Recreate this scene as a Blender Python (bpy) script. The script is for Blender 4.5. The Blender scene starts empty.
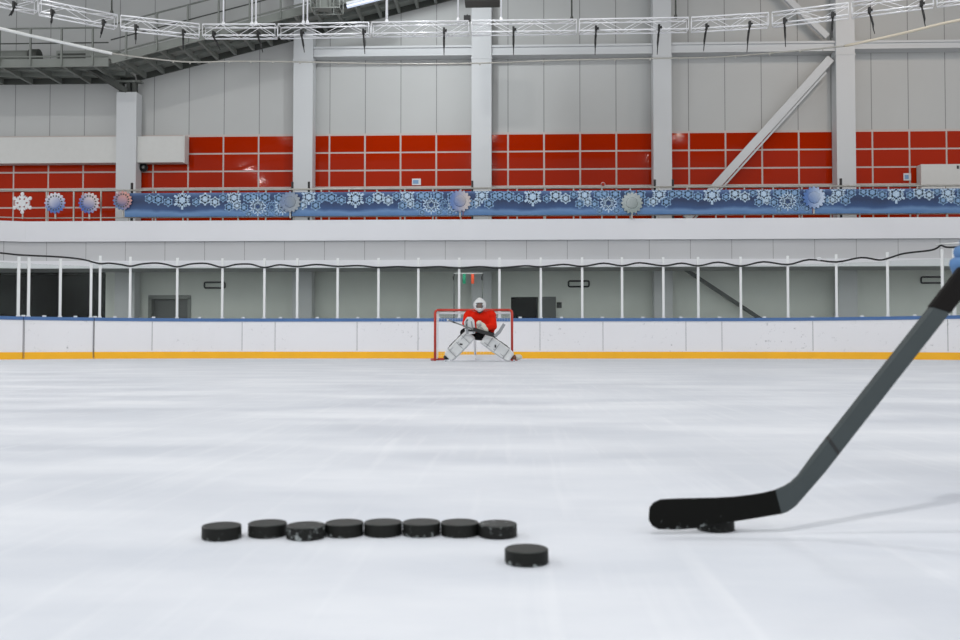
import bpy, bmesh, math, random
from mathutils import Vector, Matrix, Quaternion
random.seed(7)
PI = math.pi
C = bpy.context.scene.collection

# ------------------------------------------------------------------ camera
F = 35 / 36 * 960                       # focal length in pixels
CAM = Vector((0, 0, .377))
cd = bpy.data.cameras.new('camera'); cam = bpy.data.objects.new('camera', cd); C.objects.link(cam)
cd.lens = 35; cd.sensor_width = 36; cd.clip_end = 200; cd.clip_start = .05
cam.location = CAM
cam.rotation_euler = (math.radians(90 + 1.535), 0, math.radians(2.0))
cd.dof.use_dof = True; cd.dof.focus_distance = 18; cd.dof.aperture_fstop = 7
bpy.context.scene.camera = cam
RM = cam.rotation_euler.to_matrix()

def ray(x, y): return RM @ Vector(((x - 480) / F, (320 - y) / F, -1))
def at_Y(x, y, Y):
    d = ray(x, y); return CAM + d * (Y / d.y)
def at_z(x, y, z):
    d = ray(x, y); return CAM + d * ((z - CAM.z) / d.z)
def at_d(x, y, d): return CAM + ray(x, y) * d
def XY(x, Y): return at_Y(x, 345, Y).x
def ZY(y, Y, x=480): return at_Y(x, y, Y).z

# ------------------------------------------------------------------ materials
def lin(c):
    return tuple(((v / 255) / 12.92 if v / 255 <= .04045 else ((v / 255 + .055) / 1.055) ** 2.4) for v in c) + (1,)
def mat(name, rgb, rough=.6, metal=0., var=.12, scale=6., emit=0., rgb2=None, spec=.5, bump=0., coat=0.):
    m = bpy.data.materials.new(name); m.use_nodes = True
    nt = m.node_tree; N = nt.nodes; L = nt.links
    b = N['Principled BSDF']
    c = lin(rgb)
    tc = N.new('ShaderNodeTexCoord'); nz = N.new('ShaderNodeTexNoise')
    nz.inputs['Scale'].default_value = scale; nz.inputs['Detail'].default_value = 5
    L.new(tc.outputs['Object'], nz.inputs['Vector'])
    mx = N.new('ShaderNodeMix'); mx.data_type = 'RGBA'
    c2 = lin(rgb2) if rgb2 else tuple(max(0, v * (1 - 2 * var)) for v in c[:3]) + (1,)
    mx.inputs[6].default_value = c; mx.inputs[7].default_value = c2
    L.new(nz.outputs['Fac'], mx.inputs[0]); L.new(mx.outputs[2], b.inputs['Base Color'])
    b.inputs['Roughness'].default_value = rough; b.inputs['Metallic'].default_value = metal
    b.inputs['Specular IOR Level'].default_value = spec
    if coat: b.inputs['Coat Weight'].default_value = coat
    if bump:
        bp = N.new('ShaderNodeBump'); bp.inputs['Strength'].default_value = bump; bp.inputs['Distance'].default_value = .01
        L.new(nz.outputs['Fac'], bp.inputs['Height']); L.new(bp.outputs[0], b.inputs['Normal'])
    if emit:
        b.inputs['Emission Color'].default_value = c; b.inputs['Emission Strength'].default_value = emit
    m['bsdf'] = b.name
    return m
def nodes(m): return m.node_tree.nodes, m.node_tree.links, m.node_tree.nodes['Principled BSDF']
def ramp(N, a, b, ca=(0, 0, 0, 1), cb=(1, 1, 1, 1)):
    r = N.new('ShaderNodeValToRGB'); e = r.color_ramp.elements
    e[0].position = a; e[0].color = ca; e[1].position = b; e[1].color = cb
    return r

# ice: frosted white sheet with skate scratches and shaved-snow patches
def ice_material():
    m = mat('ice', (214, 219, 229), rough=.3); N, L, b = nodes(m)
    tc = N.new('ShaderNodeTexCoord')
    mp = N.new('ShaderNodeMapping'); mp.inputs['Scale'].default_value = (.35, .8, 1)
    L.new(tc.outputs['Object'], mp.inputs[0])
    n1 = N.new('ShaderNodeTexNoise'); n1.inputs['Scale'].default_value = 1.7; n1.inputs['Detail'].default_value = 8; n1.inputs['Roughness'].default_value = .62
    L.new(mp.outputs[0], n1.inputs['Vector'])
    r1 = ramp(N, .38, .66, lin((208, 213, 221)), lin((227, 230, 235)))
    L.new(n1.outputs['Fac'], r1.inputs[0])
    prev = r1.outputs[0]
    for ang, sc in ((1.35, (26, 1.1, 1)), (1.8, (22, .9, 1)), (.85, (30, 1.6, 1)), (-1.0, (30, 1.6, 1))):
        mp2 = N.new('ShaderNodeMapping'); mp2.inputs['Rotation'].default_value = (0, 0, ang); mp2.inputs['Scale'].default_value = sc
        L.new(tc.outputs['Object'], mp2.inputs[0])
        n2 = N.new('ShaderNodeTexNoise'); n2.inputs['Scale'].default_value = .55; n2.inputs['Detail'].default_value = 3; n2.inputs['Distortion'].default_value = .15
        L.new(mp2.outputs[0], n2.inputs['Vector'])
        r2 = ramp(N, .60, .70); L.new(n2.outputs['Fac'], r2.inputs[0])
        mx = N.new('ShaderNodeMix'); mx.data_type = 'RGBA'; mx.inputs[7].default_value = lin((242, 244, 247))
        ml = N.new('ShaderNodeMath'); ml.operation = 'MULTIPLY'; ml.inputs[1].default_value = .13
        L.new(r2.outputs[0], ml.inputs[0]); L.new(ml.outputs[0], mx.inputs[0]); L.new(prev, mx.inputs[6])
        prev = mx.outputs[2]
    L.new(prev, b.inputs['Base Color'])
    r3 = ramp(N, .35, .7, (.34, .34, .34, 1), (.6, .6, .6, 1)); L.new(n1.outputs['Fac'], r3.inputs[0])
    L.new(r3.outputs[0], b.inputs['Roughness'])
    b.inputs['Specular IOR Level'].default_value = .05
    bp = N.new('ShaderNodeBump'); bp.inputs['Strength'].default_value = .12; bp.inputs['Distance'].default_value = .004
    n4 = N.new('ShaderNodeTexNoise'); n4.inputs['Scale'].default_value = 26; n4.inputs['Detail'].default_value = 6
    L.new(tc.outputs['Object'], n4.inputs['Vector']); L.new(n4.outputs['Fac'], bp.inputs['Height']); L.new(bp.outputs[0], b.inputs['Normal'])
    return m

def panel_material(name, rgb, x0, pitch, width=.02, dark=.45):
    """painted sheet panels with vertical seams every pitch metres"""
    m = mat(name, rgb, rough=.55, var=.06, scale=.5); N, L, b = nodes(m)
    tc = N.new('ShaderNodeTexCoord'); sp = N.new('ShaderNodeSeparateXYZ'); L.new(tc.outputs['Object'], sp.inputs[0])
    a = N.new('ShaderNodeMath'); a.operation = 'SUBTRACT'; a.inputs[1].default_value = x0 - 200 * pitch; L.new(sp.outputs[0], a.inputs[0])
    d = N.new('ShaderNodeMath'); d.operation = 'DIVIDE'; d.inputs[1].default_value = pitch; L.new(a.outputs[0], d.inputs[0])
    fr = N.new('ShaderNodeMath'); fr.operation = 'FRACT'; L.new(d.outputs[0], fr.inputs[0])
    lt = N.new('ShaderNodeMath'); lt.operation = 'LESS_THAN'; lt.inputs[1].default_value = width / pitch; L.new(fr.outputs[0], lt.inputs[0])
    mx = N.new('ShaderNodeMix'); mx.data_type = 'RGBA'
    old = b.inputs['Base Color'].links[0].from_socket
    L.new(lt.outputs[0], mx.inputs[0]); L.new(old, mx.inputs[6])
    mx.inputs[7].default_value = tuple(v * dark for v in lin(rgb)[:3]) + (1,)
    L.new(mx.outputs[2], b.inputs['Base Color'])
    return m

def board_material():
    """white plastic rink boards, scuffed and speckled by pucks"""
    m = mat('board_white', (233, 233, 236), rough=.4, var=.03, scale=.8); N, L, b = nodes(m)
    tc = N.new('ShaderNodeTexCoord')
    n = N.new('ShaderNodeTexNoise'); n.inputs['Scale'].default_value = 9; n.inputs['Detail'].default_value = 6; n.inputs['Roughness'].default_value = .7
    L.new(tc.outputs['Object'], n.inputs['Vector'])
    r = ramp(N, .60, .70); L.new(n.outputs['Fac'], r.inputs[0])
    n3 = N.new('ShaderNodeTexNoise'); n3.inputs['Scale'].default_value = .7; L.new(tc.outputs['Object'], n3.inputs['Vector'])
    r3 = ramp(N, .42, .62); L.new(n3.outputs['Fac'], r3.inputs[0])
    ml = N.new('ShaderNodeMath'); ml.operation = 'MULTIPLY'; L.new(r.outputs[0], ml.inputs[0]); L.new(r3.outputs[0], ml.inputs[1])
    m2 = N.new('ShaderNodeMath'); m2.operation = 'MULTIPLY'; m2.inputs[1].default_value = .55; L.new(ml.outputs[0], m2.inputs[0])
    mx = N.new('ShaderNodeMix'); mx.data_type = 'RGBA'
    L.new(m2.outputs[0], mx.inputs[0]); L.new(b.inputs['Base Color'].links[0].from_socket, mx.inputs[6]); mx.inputs[7].default_value = lin((110, 112, 118))
    L.new(mx.outputs[2], b.inputs['Base Color'])
    return m

def snow_rubber(name, rgb, amount, seed, scale=55., zbias=0., rough=.42, spec=.5):
    """black rubber with shaved ice stuck to it"""
    m = mat(name, rgb, rough=rough, var=.2, scale=60, spec=spec); N, L, b = nodes(m)
    tc = N.new('ShaderNodeTexCoord'); mp = N.new('ShaderNodeMapping'); mp.inputs['Location'].default_value = (seed * 3.1, seed * 1.7, seed)
    L.new(tc.outputs['Object'], mp.inputs[0])
    n = N.new('ShaderNodeTexNoise'); n.inputs['Scale'].default_value = scale; n.inputs['Detail'].default_value = 4; n.inputs['Roughness'].default_value = .65
    L.new(mp.outputs[0], n.inputs['Vector'])
    sp = N.new('ShaderNodeSeparateXYZ'); L.new(tc.outputs['Object'], sp.inputs[0])
    mm = N.new('ShaderNodeMath'); mm.operation = 'MULTIPLY_ADD'; mm.inputs[1].default_value = zbias; L.new(sp.outputs[2], mm.inputs[0]); L.new(n.outputs['Fac'], mm.inputs[2])
    t = .74 - amount
    r = ramp(N, t, t + .10); L.new(mm.outputs[0], r.inputs[0])
    mx = N.new('ShaderNodeMix'); mx.data_type = 'RGBA'
    L.new(r.outputs[0], mx.inputs[0]); L.new(b.inputs['Base Color'].links[0].from_socket, mx.inputs[6]); mx.inputs[7].default_value = lin((138, 144, 143))
    L.new(mx.outputs[2], b.inputs['Base Color'])
    return m

def glass_material():
    m = bpy.data.materials.new('acrylic'); m.use_nodes = True
    nt = m.node_tree; N = nt.nodes; L = nt.links; N.remove(N['Principled BSDF']); out = N['Material Output']
    tr = N.new('ShaderNodeBsdfTransparent'); tr.inputs[0].default_value = (.945, .965, .955, 1)
    df = N.new('ShaderNodeBsdfDiffuse'); df.inputs[0].default_value = (.30, .34, .32, 1)
    gl = N.new('ShaderNodeBsdfGlossy'); gl.inputs['Roughness'].default_value = .04
    nz = N.new('ShaderNodeTexNoise'); nz.inputs['Scale'].default_value = .8; tc = N.new('ShaderNodeTexCoord'); L.new(tc.outputs['Object'], nz.inputs['Vector'])
    r = ramp(N, .3, .75, (.0, .0, .0, 1), (.05, .05, .05, 1)); L.new(nz.outputs['Fac'], r.inputs[0])
    m1 = N.new('ShaderNodeMixShader'); L.new(r.outputs[0], m1.inputs[0]); L.new(tr.outputs[0], m1.inputs[1]); L.new(df.outputs[0], m1.inputs[2])
    fr = N.new('ShaderNodeFresnel'); fr.inputs[0].default_value = 1.18
    m2 = N.new('ShaderNodeMixShader'); L.new(fr.outputs[0], m2.inputs[0]); L.new(m1.outputs[0], m2.inputs[1]); L.new(gl.outputs[0], m2.inputs[2])
    L.new(m2.outputs[0], out.inputs[0])
    return m

def banner_material():
    """printed vinyl: navy sky, paler drifts along the bottom"""
    m = mat('banner_print', (52, 82, 134), rough=.5); N, L, b = nodes(m)
    tc = N.new('ShaderNodeTexCoord'); sp = N.new('ShaderNodeSeparateXYZ'); L.new(tc.outputs['Object'], sp.inputs[0])
    nz = N.new('ShaderNodeTexNoise'); nz.inputs['Scale'].default_value = .8; nz.inputs['Detail'].default_value = 3
    L.new(tc.outputs['Object'], nz.inputs['Vector'])
    a = N.new('ShaderNodeMath'); a.operation = 'MULTIPLY_ADD'; a.inputs[1].default_value = .32; L.new(nz.outputs['Fac'], a.inputs[0]); L.new(sp.outputs[2], a.inputs[2])
    r = N.new('ShaderNodeValToRGB'); e = r.color_ramp.elements
    e[0].position = .0; e[0].color = lin((58, 98, 146)); e[1].position = 1; e[1].color = lin((96, 126, 172))
    for p, c in ((.14, (66, 108, 156)), (.30, (96, 132, 176)), (.40, (40, 74, 122)), (.62, (24, 48, 86)), (.82, (34, 62, 104))):
        k = e.new(p); k.color = lin(c)
    L.new(a.outputs[0], r.inputs[0]); L.new(r.outputs[0], b.inputs['Base Color'])
    return m

def two_tone(name, c1, c2, ang):
    m = mat(name, c1, rough=.45); N, L, b = nodes(m)
    tc = N.new('ShaderNodeTexCoord'); mp = N.new('ShaderNodeMapping'); mp.inputs['Rotation'].default_value = (0, ang, 0)
    L.new(tc.outputs['Object'], mp.inputs[0]); sp = N.new('ShaderNodeSeparateXYZ'); L.new(mp.outputs[0], sp.inputs[0])
    a = N.new('ShaderNodeMath'); a.operation = 'MULTIPLY_ADD'; a.inputs[1].default_value = 1.4; a.inputs[2].default_value = .5; L.new(sp.outputs[2], a.inputs[0])
    r = ramp(N, .2, .8, lin(c1), lin(c2)); L.new(a.outputs[0], r.inputs[0]); L.new(r.outputs[0], b.inputs['Base Color'])
    return m

M = {}
M['ice'] = ice_material()
M['board'] = board_material()
M['yellow'] = mat('kick_yellow', (255, 188, 8), .4, var=.08, scale=2)
M['blue_cap'] = mat('cap_blue', (72, 112, 166), .45, var=.1, scale=3)
M['gap'] = mat('joint_dark', (120, 122, 126), .8)
M['glass'] = glass_material()
M['post'] = mat('post_white', (226, 228, 228), .4, var=.04)
M['black'] = mat('black_plastic', (22, 23, 24), .5)
M['cable'] = mat('black_cable', (28, 30, 31), .6)
M['white_paint'] = mat('white_paint', (214, 216, 219), .55, var=.05, scale=.6)
M['column'] = mat('column_paint', (203, 205, 206), .55, var=.04, scale=.7)
M['fascia'] = mat('fascia_paint', (230, 231, 235), .5, var=.04, scale=.4)
M['soffit'] = mat('soffit_grey', (172, 173, 176), .7, var=.05)
M['concrete'] = mat('concrete', (120, 122, 120), .8, var=.15, scale=2)
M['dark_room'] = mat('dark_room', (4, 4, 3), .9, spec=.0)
M['tile'] = mat('red_tile', (178, 40, 0), .06, var=.16, scale=.3, spec=.09)
M['grout'] = mat('pale_mullion', (196, 184, 178), .5, var=.04)
M['steel_dark'] = mat('gallery_steel', (134, 138, 132), .5, var=.15, scale=2)
M['steel_deck'] = mat('gallery_deck', (158, 162, 156), .6, var=.12, scale=1.2)
M['steel_black'] = mat('gallery_black_steel', (74, 77, 72), .6)  # darker steel tone, also on brackets, grilles and rods
M['gallery_roof'] = mat('roof_dark', (84, 88, 86), .8)
M['alu'] = mat('aluminium', (246, 247, 250), .35, metal=.15, var=.03)
M['banner'] = banner_material()
M['flake'] = mat('flake_print', (178, 202, 224), .5, var=.05)
M['flake2'] = mat('flake_print_dim', (124, 160, 198), .5, var=.05)
M['rail'] = mat('rail_metal', (184, 182, 174), .4, metal=.3)
M['red_pipe'] = mat('goal_red', (196, 58, 40), .35, var=.06)
M['net'] = mat('net_white', (232, 233, 236), .7, var=.02)
M['jersey'] = mat('jersey_red', (224, 34, 6), .8, spec=.15, var=.12, scale=9, bump=.3)
M['pad'] = mat('pad_white', (212, 214, 214), .5, var=.06, scale=7)
M['pad_trim'] = mat('pad_trim_grey', (150, 153, 156), .55)
M['catch'] = mat('cream_leather', (206, 204, 188), .6, var=.1, scale=10)
M['pants'] = mat('pants_black', (18, 19, 21), .8, spec=.15)
M['skin'] = mat('skin', (214, 160, 132), .55, var=.08, scale=12)
M['lip'] = mat('lip', (168, 96, 84), .5)
M['eye'] = mat('eye_dark', (30, 24, 20), .3)
M['cage'] = mat('cage_steel', (150, 152, 155), .3, metal=.6)
M['blade_steel'] = mat('skate_steel', (190, 192, 196), .25, metal=.8)
M['boot_brown'] = mat('boot_toe', (120, 74, 52), .5)
M['shaft'] = mat('shaft_grey', (58, 66, 67), .5, var=.12, scale=14, spec=.35)
M['grip'] = mat('grip_black', (16, 12, 10), .75, spec=.2, var=.2, scale=30)
M['tape'] = snow_rubber('tape_black', (7, 8, 5), -.01, 2.2, 60, -4, .7, .15)
M['glove_blue'] = mat('glove_blue', (84, 128, 178), .6, var=.12, scale=14)
M['jersey_blue'] = mat('jersey_blue', (52, 86, 142), .75, var=.1, scale=9)
M['duct'] = mat('duct_white', (206, 206, 202), .5, var=.04)
M['door_grey'] = mat('door_grey', (96, 99, 96), .5)
M['sign_white'] = mat('sign_white', (226, 228, 230), .5)
M['green_lamp'] = mat('lamp_green', (10, 150, 110), .3, emit=.35)
M['red_lamp'] = mat('lamp_orange', (236, 84, 40), .3, emit=.35)
M['pole_grey'] = mat('pole_grey', (120, 124, 122), .4, metal=.4)
M['cream'] = mat('cream_pipe', (226, 216, 196), .4)
M['white_pipe'] = mat('white_pipe', (240, 242, 240), .35)
M['strip'] = mat('strip_light', (215, 228, 250), .4, emit=.5)

# ------------------------------------------------------------------ mesh builder
class MB:
    def __init__(s): s.bm = bmesh.new(); s.mats = []
    def mi(s, m):
        if m not in s.mats: s.mats.append(m)
        return s.mats.index(m)
    def face(s, vs, m):
        f = s.bm.faces.new(vs); f.material_index = s.mi(m); return f
    def hexa(s, p, m):
        v = [s.bm.verts.new(q) for q in p]
        for f in ((0, 3, 2, 1), (4, 5, 6, 7), (0, 1, 5, 4), (1, 2, 6, 5), (2, 3, 7, 6), (3, 0, 4, 7)): s.face([v[i] for i in f], m)
    def box(s, x0, x1, y0, y1, z0, z1, m):
        s.hexa([(x0, y0, z0), (x1, y0, z0), (x1, y1, z0), (x0, y1, z0), (x0, y0, z1), (x1, y0, z1), (x1, y1, z1), (x0, y1, z1)], m); return s
    def bar(s, p, q, w, h, m, up=(0, 0, 1)):
        """rectangular bar from p to q, w across, h along up"""
        p, q = Vector(p), Vector(q); d = (q - p).normalized(); u = Vector(up); a = d.cross(u)
        if a.length < 1e-5: a = d.cross(Vector((0, 1, 0)))
        a.normalize(); u = a.cross(d).normalized(); a *= w / 2; u *= h / 2
        s.hexa([p - a - u, p + a - u, q + a - u, q - a - u, p - a + u, p + a + u, q + a + u, q - a + u], m); return s
    def ring(s, c, a, b, n): return [s.bm.verts.new(c + a * math.cos(t) + b * math.sin(t)) for t in [2 * PI * i / n for i in range(n)]]
    def tube(s, pts, r, m, n=8, caps=True):
        pts = [Vector(p) for p in pts]; R = r if isinstance(r, (list, tuple)) else [r] * len(pts)
        rings = []; a = None
        for i, p in enumerate(pts):
            d = (pts[min(i + 1, len(pts) - 1)] - pts[max(i - 1, 0)]).normalized()
            if a is None: a = d.orthogonal().normalized()
            a = (a - d * a.dot(d)).normalized(); b = d.cross(a)
            rings.append(s.ring(p, a * R[i], b * R[i], n))
        for A, B in zip(rings, rings[1:]):
            for i in range(n):
                f = s.face([A[i], A[(i + 1) % n], B[(i + 1) % n], B[i]], m); f.smooth = True
        if caps: s.face(rings[0][::-1], m); s.face(rings[-1], m)
        return s
    def lathe(s, prof, m, n=32, c=(0, 0, 0), axis='Z', smooth=False):
        c = Vector(c); rings = []
        for r, z in prof:
            if axis == 'Z': rings.append(s.ring(c + Vector((0, 0, z)), Vector((r, 0, 0)), Vector((0, r, 0)), n))
            else: rings.append(s.ring(c + Vector((0, z, 0)), Vector((r, 0, 0)), Vector((0, 0, -r)), n))
        for A, B in zip(rings, rings[1:]):
            for i in range(n):
                f = s.face([A[i], A[(i + 1) % n], B[(i + 1) % n], B[i]], m); f.smooth = smooth
        s.face(rings[0][::-1], m); s.face(rings[-1], m); return s
    def ell(s, c, r, m, rot=None, n=16):
        R = Matrix.Translation(Vector(c)) @ (rot.to_4x4() if rot else Matrix.Identity(4)) @ Matrix.Diagonal((*r, 1))
        g = bmesh.ops.create_uvsphere(s.bm, u_segments=n, v_segments=max(6, n // 2), radius=1, matrix=R)
        k = s.mi(m)
        for v in g['verts']:
            for f in v.link_faces: f.material_index = k; f.smooth = True
        return s
    def cap(s, p, q, r0, r1, m, n=12):
        """tapered capsule"""
        s.tube([p, q], [r0, r1], m, n); s.ell(p, (r0,) * 3, m, n=n); s.ell(q, (r1,) * 3, m, n=n); return s
    def prism_xz(s, pts, y0, y1, m):
        A = [s.bm.verts.new((x, y0, z)) for x, z in pts]; B = [s.bm.verts.new((x, y1, z)) for x, z in pts]
        s.face(A, m); s.face(B[::-1], m)
        for i in range(len(pts)):
            j = (i + 1) % len(pts); s.face([A[j], A[i], B[i], B[j]], m)
        return s
    def strip(s, line, z0, z1, off0, off1, m):
        """wall along a plan polyline, between two offsets along its left normal"""
        P = [Vector((p[0], p[1])) for p in line]; rows = []
        for i, p in enumerate(P):
            d = (P[min(i + 1, len(P) - 1)] - P[max(i - 1, 0)]).normalized(); nn = Vector((-d.y, d.x))
            a, b = p + nn * off0, p + nn * off1
            rows.append([s.bm.verts.new((*a, z0)), s.bm.verts.new((*b, z0)), s.bm.verts.new((*b, z1)), s.bm.verts.new((*a, z1))])
        for A, B in zip(rows, rows[1:]):
            for i in range(4):
                j = (i + 1) % 4; s.face([A[i], B[i], B[j], A[j]], m)
        s.face(rows[0], m); s.face(rows[-1][::-1], m); return s
    def build(s, name, parent=None, origin=None, bevel=0., mods=None):
        bmesh.ops.recalc_face_normals(s.bm, faces=s.bm.faces)
        if origin is not None: bmesh.ops.translate(s.bm, verts=s.bm.verts, vec=-Vector(origin))
        me = bpy.data.meshes.new(name); s.bm.to_mesh(me); s.bm.free()
        for m in s.mats: me.materials.append(M[m] if isinstance(m, str) else m)
        o = bpy.data.objects.new(name, me); C.objects.link(o)
        if origin is not None: o.location = origin
        if parent: o.parent = parent
        if bevel:
            b = o.modifiers.new('bevel', 'BEVEL'); b.width = bevel; b.segments = 2; b.limit_method = 'ANGLE'
        return o
def solidify_union(o, voxel, smooth=6, disp=0., dscale=.12):
    """fuse overlapping volumes into one continuous skin"""
    r = o.modifiers.new('remesh', 'REMESH'); r.mode = 'VOXEL'; r.voxel_size = voxel; r.use_smooth_shade = True
    k = o.modifiers.new('smooth', 'SMOOTH'); k.factor = .5; k.iterations = smooth
    if disp:
        t = bpy.data.textures.new('folds', 'CLOUDS'); t.noise_scale = dscale
        d = o.modifiers.new('folds', 'DISPLACE'); d.texture = t; d.strength = disp
    dg = bpy.context.evaluated_depsgraph_get(); dg.update()
    me = bpy.data.meshes.new_from_object(o.evaluated_get(dg)); mats = [m for m in o.data.materials]
    o.modifiers.clear(); old = o.data; o.data = me
    if not me.materials:
        for m in mats: me.materials.append(m)
    for p in me.polygons: p.use_smooth = True; p.material_index = 0
def tag(o, label, cat, group=None, kind=None):
    o['label'] = label; o['category'] = cat
    if group: o['group'] = group
    if kind: o['kind'] = kind
    return o
def thing(name, label, cat, loc=(0, 0, 0), group=None, rot=0):
    o = bpy.data.objects.new(name, None); C.objects.link(o); o.location = loc; o.rotation_euler.z = rot
    o.empty_display_size = .1
    return tag(o, label, cat, group)
def struct(o): o['kind'] = 'structure'; return o
ORD = ['first', 'second', 'third', 'fourth', 'fifth', 'sixth', 'seventh', 'eighth', 'ninth', 'tenth', 'eleventh', 'twelfth',
       'thirteenth', 'fourteenth', 'fifteenth', 'sixteenth', 'seventeenth', 'eighteenth', 'nineteenth', 'twentieth']

# ------------------------------------------------------------------ plan of the hall
YG, YB, YF, YC, YW = 22.2, 26.2, 29.0, 30.9, 31.5       # goal line, end boards, balcony front, column fronts, back wall
XG = XY(473.5, YG)                                       # rink axis
RH, RR = 15.0, 8.5                                       # half width and corner radius of the rink
def rink_line():
    p = [(XG - RH, 4.0)]
    for i in range(41):
        t = PI - i / 40 * PI / 2; p.append((XG - RH + RR + RR * math.cos(t), YB - RR + RR * math.sin(t)))
    for i in range(41):
        t = PI / 2 - i / 40 * PI / 2; p.append((XG + RH - RR + RR * math.cos(t), YB - RR + RR * math.sin(t)))
    p.append((XG + RH, 4.0)); return p
RINK = rink_line()
def on_boards(x, off=0.):
    """where the board line stands behind pixel column x: plan point, tangent"""
    d = ray(x, 345)
    best = None
    for (ax, ay), (bx, by) in zip(RINK, RINK[1:]):
        ex, ey = bx - ax, by - ay
        den = d.x * ey - d.y * ex
        if abs(den) < 1e-9: continue
        t = (ax * ey - ay * ex) / den; u = (ax * d.y - ay * d.x) / den
        if -1e-9 <= u <= 1 + 1e-9 and t > 0 and (best is None or t < best[0]): best = (t, Vector((ax + ex * u, ay + ey * u)), Vector((ex, ey)).normalized())
    t, p, tg = best; n = Vector((-tg.y, tg.x))
    return p + n * off, tg, n
def board_pt(x, y, off=0.):
    p, tg, n = on_boards(x, off); d = ray(x, y); t = p.y / d.y
    return Vector((p.x, p.y, CAM.z + d.z * t))
def rink_between(x0, x1):
    """board line between two plan points on it (by pixel columns)"""
    def par(x):
        p, _, _ = on_boards(x); best = None
        for i, (a, b) in enumerate(zip(RINK, RINK[1:])):
            a, b = Vector(a), Vector(b); u = (p - a).dot(b - a) / (b - a).length_squared; u = min(1, max(0, u))
            e = (a + (b - a) * u - p).length
            if best is None or e < best[0]: best = (e, i, u, p)
        return best
    A = par(x0) if x0 is not None else None; B = par(x1) if x1 is not None else None
    out = []
    i0 = A[1] + 1 if A else 0; i1 = B[1] if B else len(RINK) - 1
    if A: out.append(tuple(A[3]))
    out += RINK[i0:i1 + 1]
    if B: out.append(tuple(B[3]))
    res = [out[0]]
    for q in out[1:]:
        if (Vector(q) - Vector(res[-1])).length > .02: res.append(q)
    return res

# ------------------------------------------------------------------ floor, ice, walls
mb = MB(); mb.box(-26, 26, -8, 38, -.25, -.03, 'concrete'); o = struct(mb.build('floor_concourse'))
mb = MB()
pts = [Vector((p[0], p[1], 0)) for p in RINK] + [Vector((XG + RH, -7, 0)), Vector((XG - RH, -7, 0))]
top = [mb.bm.verts.new(p) for p in pts]; bot = [mb.bm.verts.new(p - Vector((0, 0, .028))) for p in pts]
mb.face(top, 'ice'); mb.face(bot[::-1], 'ice')
for i in range(len(pts)): j = (i + 1) % len(pts); mb.face([top[j], top[i], bot[i], bot[j]], 'ice')
struct(mb.build('floor'))

xj = XY(400.3, YW); PITCH = (XY(616, YW) - XY(328, YW)) / 8
M['wall_panel'] = panel_material('wall_panel', (188, 189, 187), xj - .012, PITCH, .028)
M['corridor'] = mat('corridor_wall', (232, 236, 228), .6, var=.08, scale=.7)
ZSOF = 2.80                                               # underside of the balcony
zt_open = ZY(270, YW); zt_door = ZY(297, YW)
xa, xd0, xd1, xe0, xe1 = XY(105, YW), XY(150, YW), XY(189, YW), XY(511, YW), XY(538, YW)
WT = .35
mb = MB()
mb.box(-24, xa, YW, YW + WT, zt_open, 3.2, 'corridor')
mb.box(xa, xd0, YW, YW + WT, -.03, 3.2, 'corridor'); mb.box(xd0, xd1, YW, YW + WT, zt_door, 3.2, 'corridor')
mb.box(xd1, xe0, YW, YW + WT, -.03, 3.2, 'corridor'); mb.box(xe0, xe1, YW, YW + WT, zt_door, 3.2, 'corridor')
mb.box(xe1, 24, YW, YW + WT, -.03, 3.2, 'corridor'); mb.box(-24, 24, YW, YW + WT, 3.2, 15, 'wall_panel')
wall = struct(mb.build('wall_back'))
# rooms behind the openings, their darkness painted in as near-black walls
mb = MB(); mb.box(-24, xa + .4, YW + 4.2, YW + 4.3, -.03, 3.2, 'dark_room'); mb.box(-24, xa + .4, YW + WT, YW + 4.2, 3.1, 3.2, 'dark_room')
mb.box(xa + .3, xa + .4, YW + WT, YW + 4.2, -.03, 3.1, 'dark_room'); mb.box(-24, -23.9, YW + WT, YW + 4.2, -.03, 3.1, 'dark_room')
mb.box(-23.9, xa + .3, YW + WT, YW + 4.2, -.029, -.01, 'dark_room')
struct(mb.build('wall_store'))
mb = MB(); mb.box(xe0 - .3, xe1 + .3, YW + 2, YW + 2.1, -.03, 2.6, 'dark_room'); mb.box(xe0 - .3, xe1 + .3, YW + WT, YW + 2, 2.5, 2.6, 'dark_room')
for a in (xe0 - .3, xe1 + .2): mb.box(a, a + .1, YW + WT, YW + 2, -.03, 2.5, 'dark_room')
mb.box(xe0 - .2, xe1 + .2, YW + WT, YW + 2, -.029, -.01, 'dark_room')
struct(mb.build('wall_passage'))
# doors: a closed grey leaf on the left, an open doorway behind the net with its leaf folded back
mb = MB(); mb.box(xd0 + .05, xd1 - .05, YW + .18, YW + .24, 0, zt_door - .05, 'door_grey'); d1 = struct(mb.build('door_1'))
mb = MB()
for a, b, c, e in ((xd0 - .06, xd0 + .05, 0, zt_door), (xd1 - .05, xd1 + .06, 0, zt_door), (xd0 - .06, xd1 + .06, zt_door - .05, zt_door + .08)): mb.box(a, b, YW - .04, YW + .26, c, e, 'steel_dark')
mb.build('door_frame', d1)
mb = MB(); mb.box(xd1 - .25, xd1 - .13, YW + .12, YW + .18, 1.0, 1.04, 'rail'); mb.build('door_handle', d1)
mb = MB(); q0 = xe1 + .12; mb.box(q0, q0 + .48, YW - .12, YW - .06, 0.0, zt_door, 'door_grey'); d2 = struct(mb.build('door_2'))
mb = MB()
for a, b, c, e in ((xe0 - .09, xe0, 0, zt_door), (xe1, xe1 + .09, 0, zt_door), (xe0 - .09, xe1 + .09, zt_door, zt_door + .1)): mb.box(a, b, YW - .04, YW + .2, c, e, 'corridor')
mb.build('door_frame', d2)
mb = MB(); mb.box(q0 + .38, q0 + .42, YW - .16, YW - .12, .95, 1.1, 'rail'); mb.build('door_handle', d2)

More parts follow.
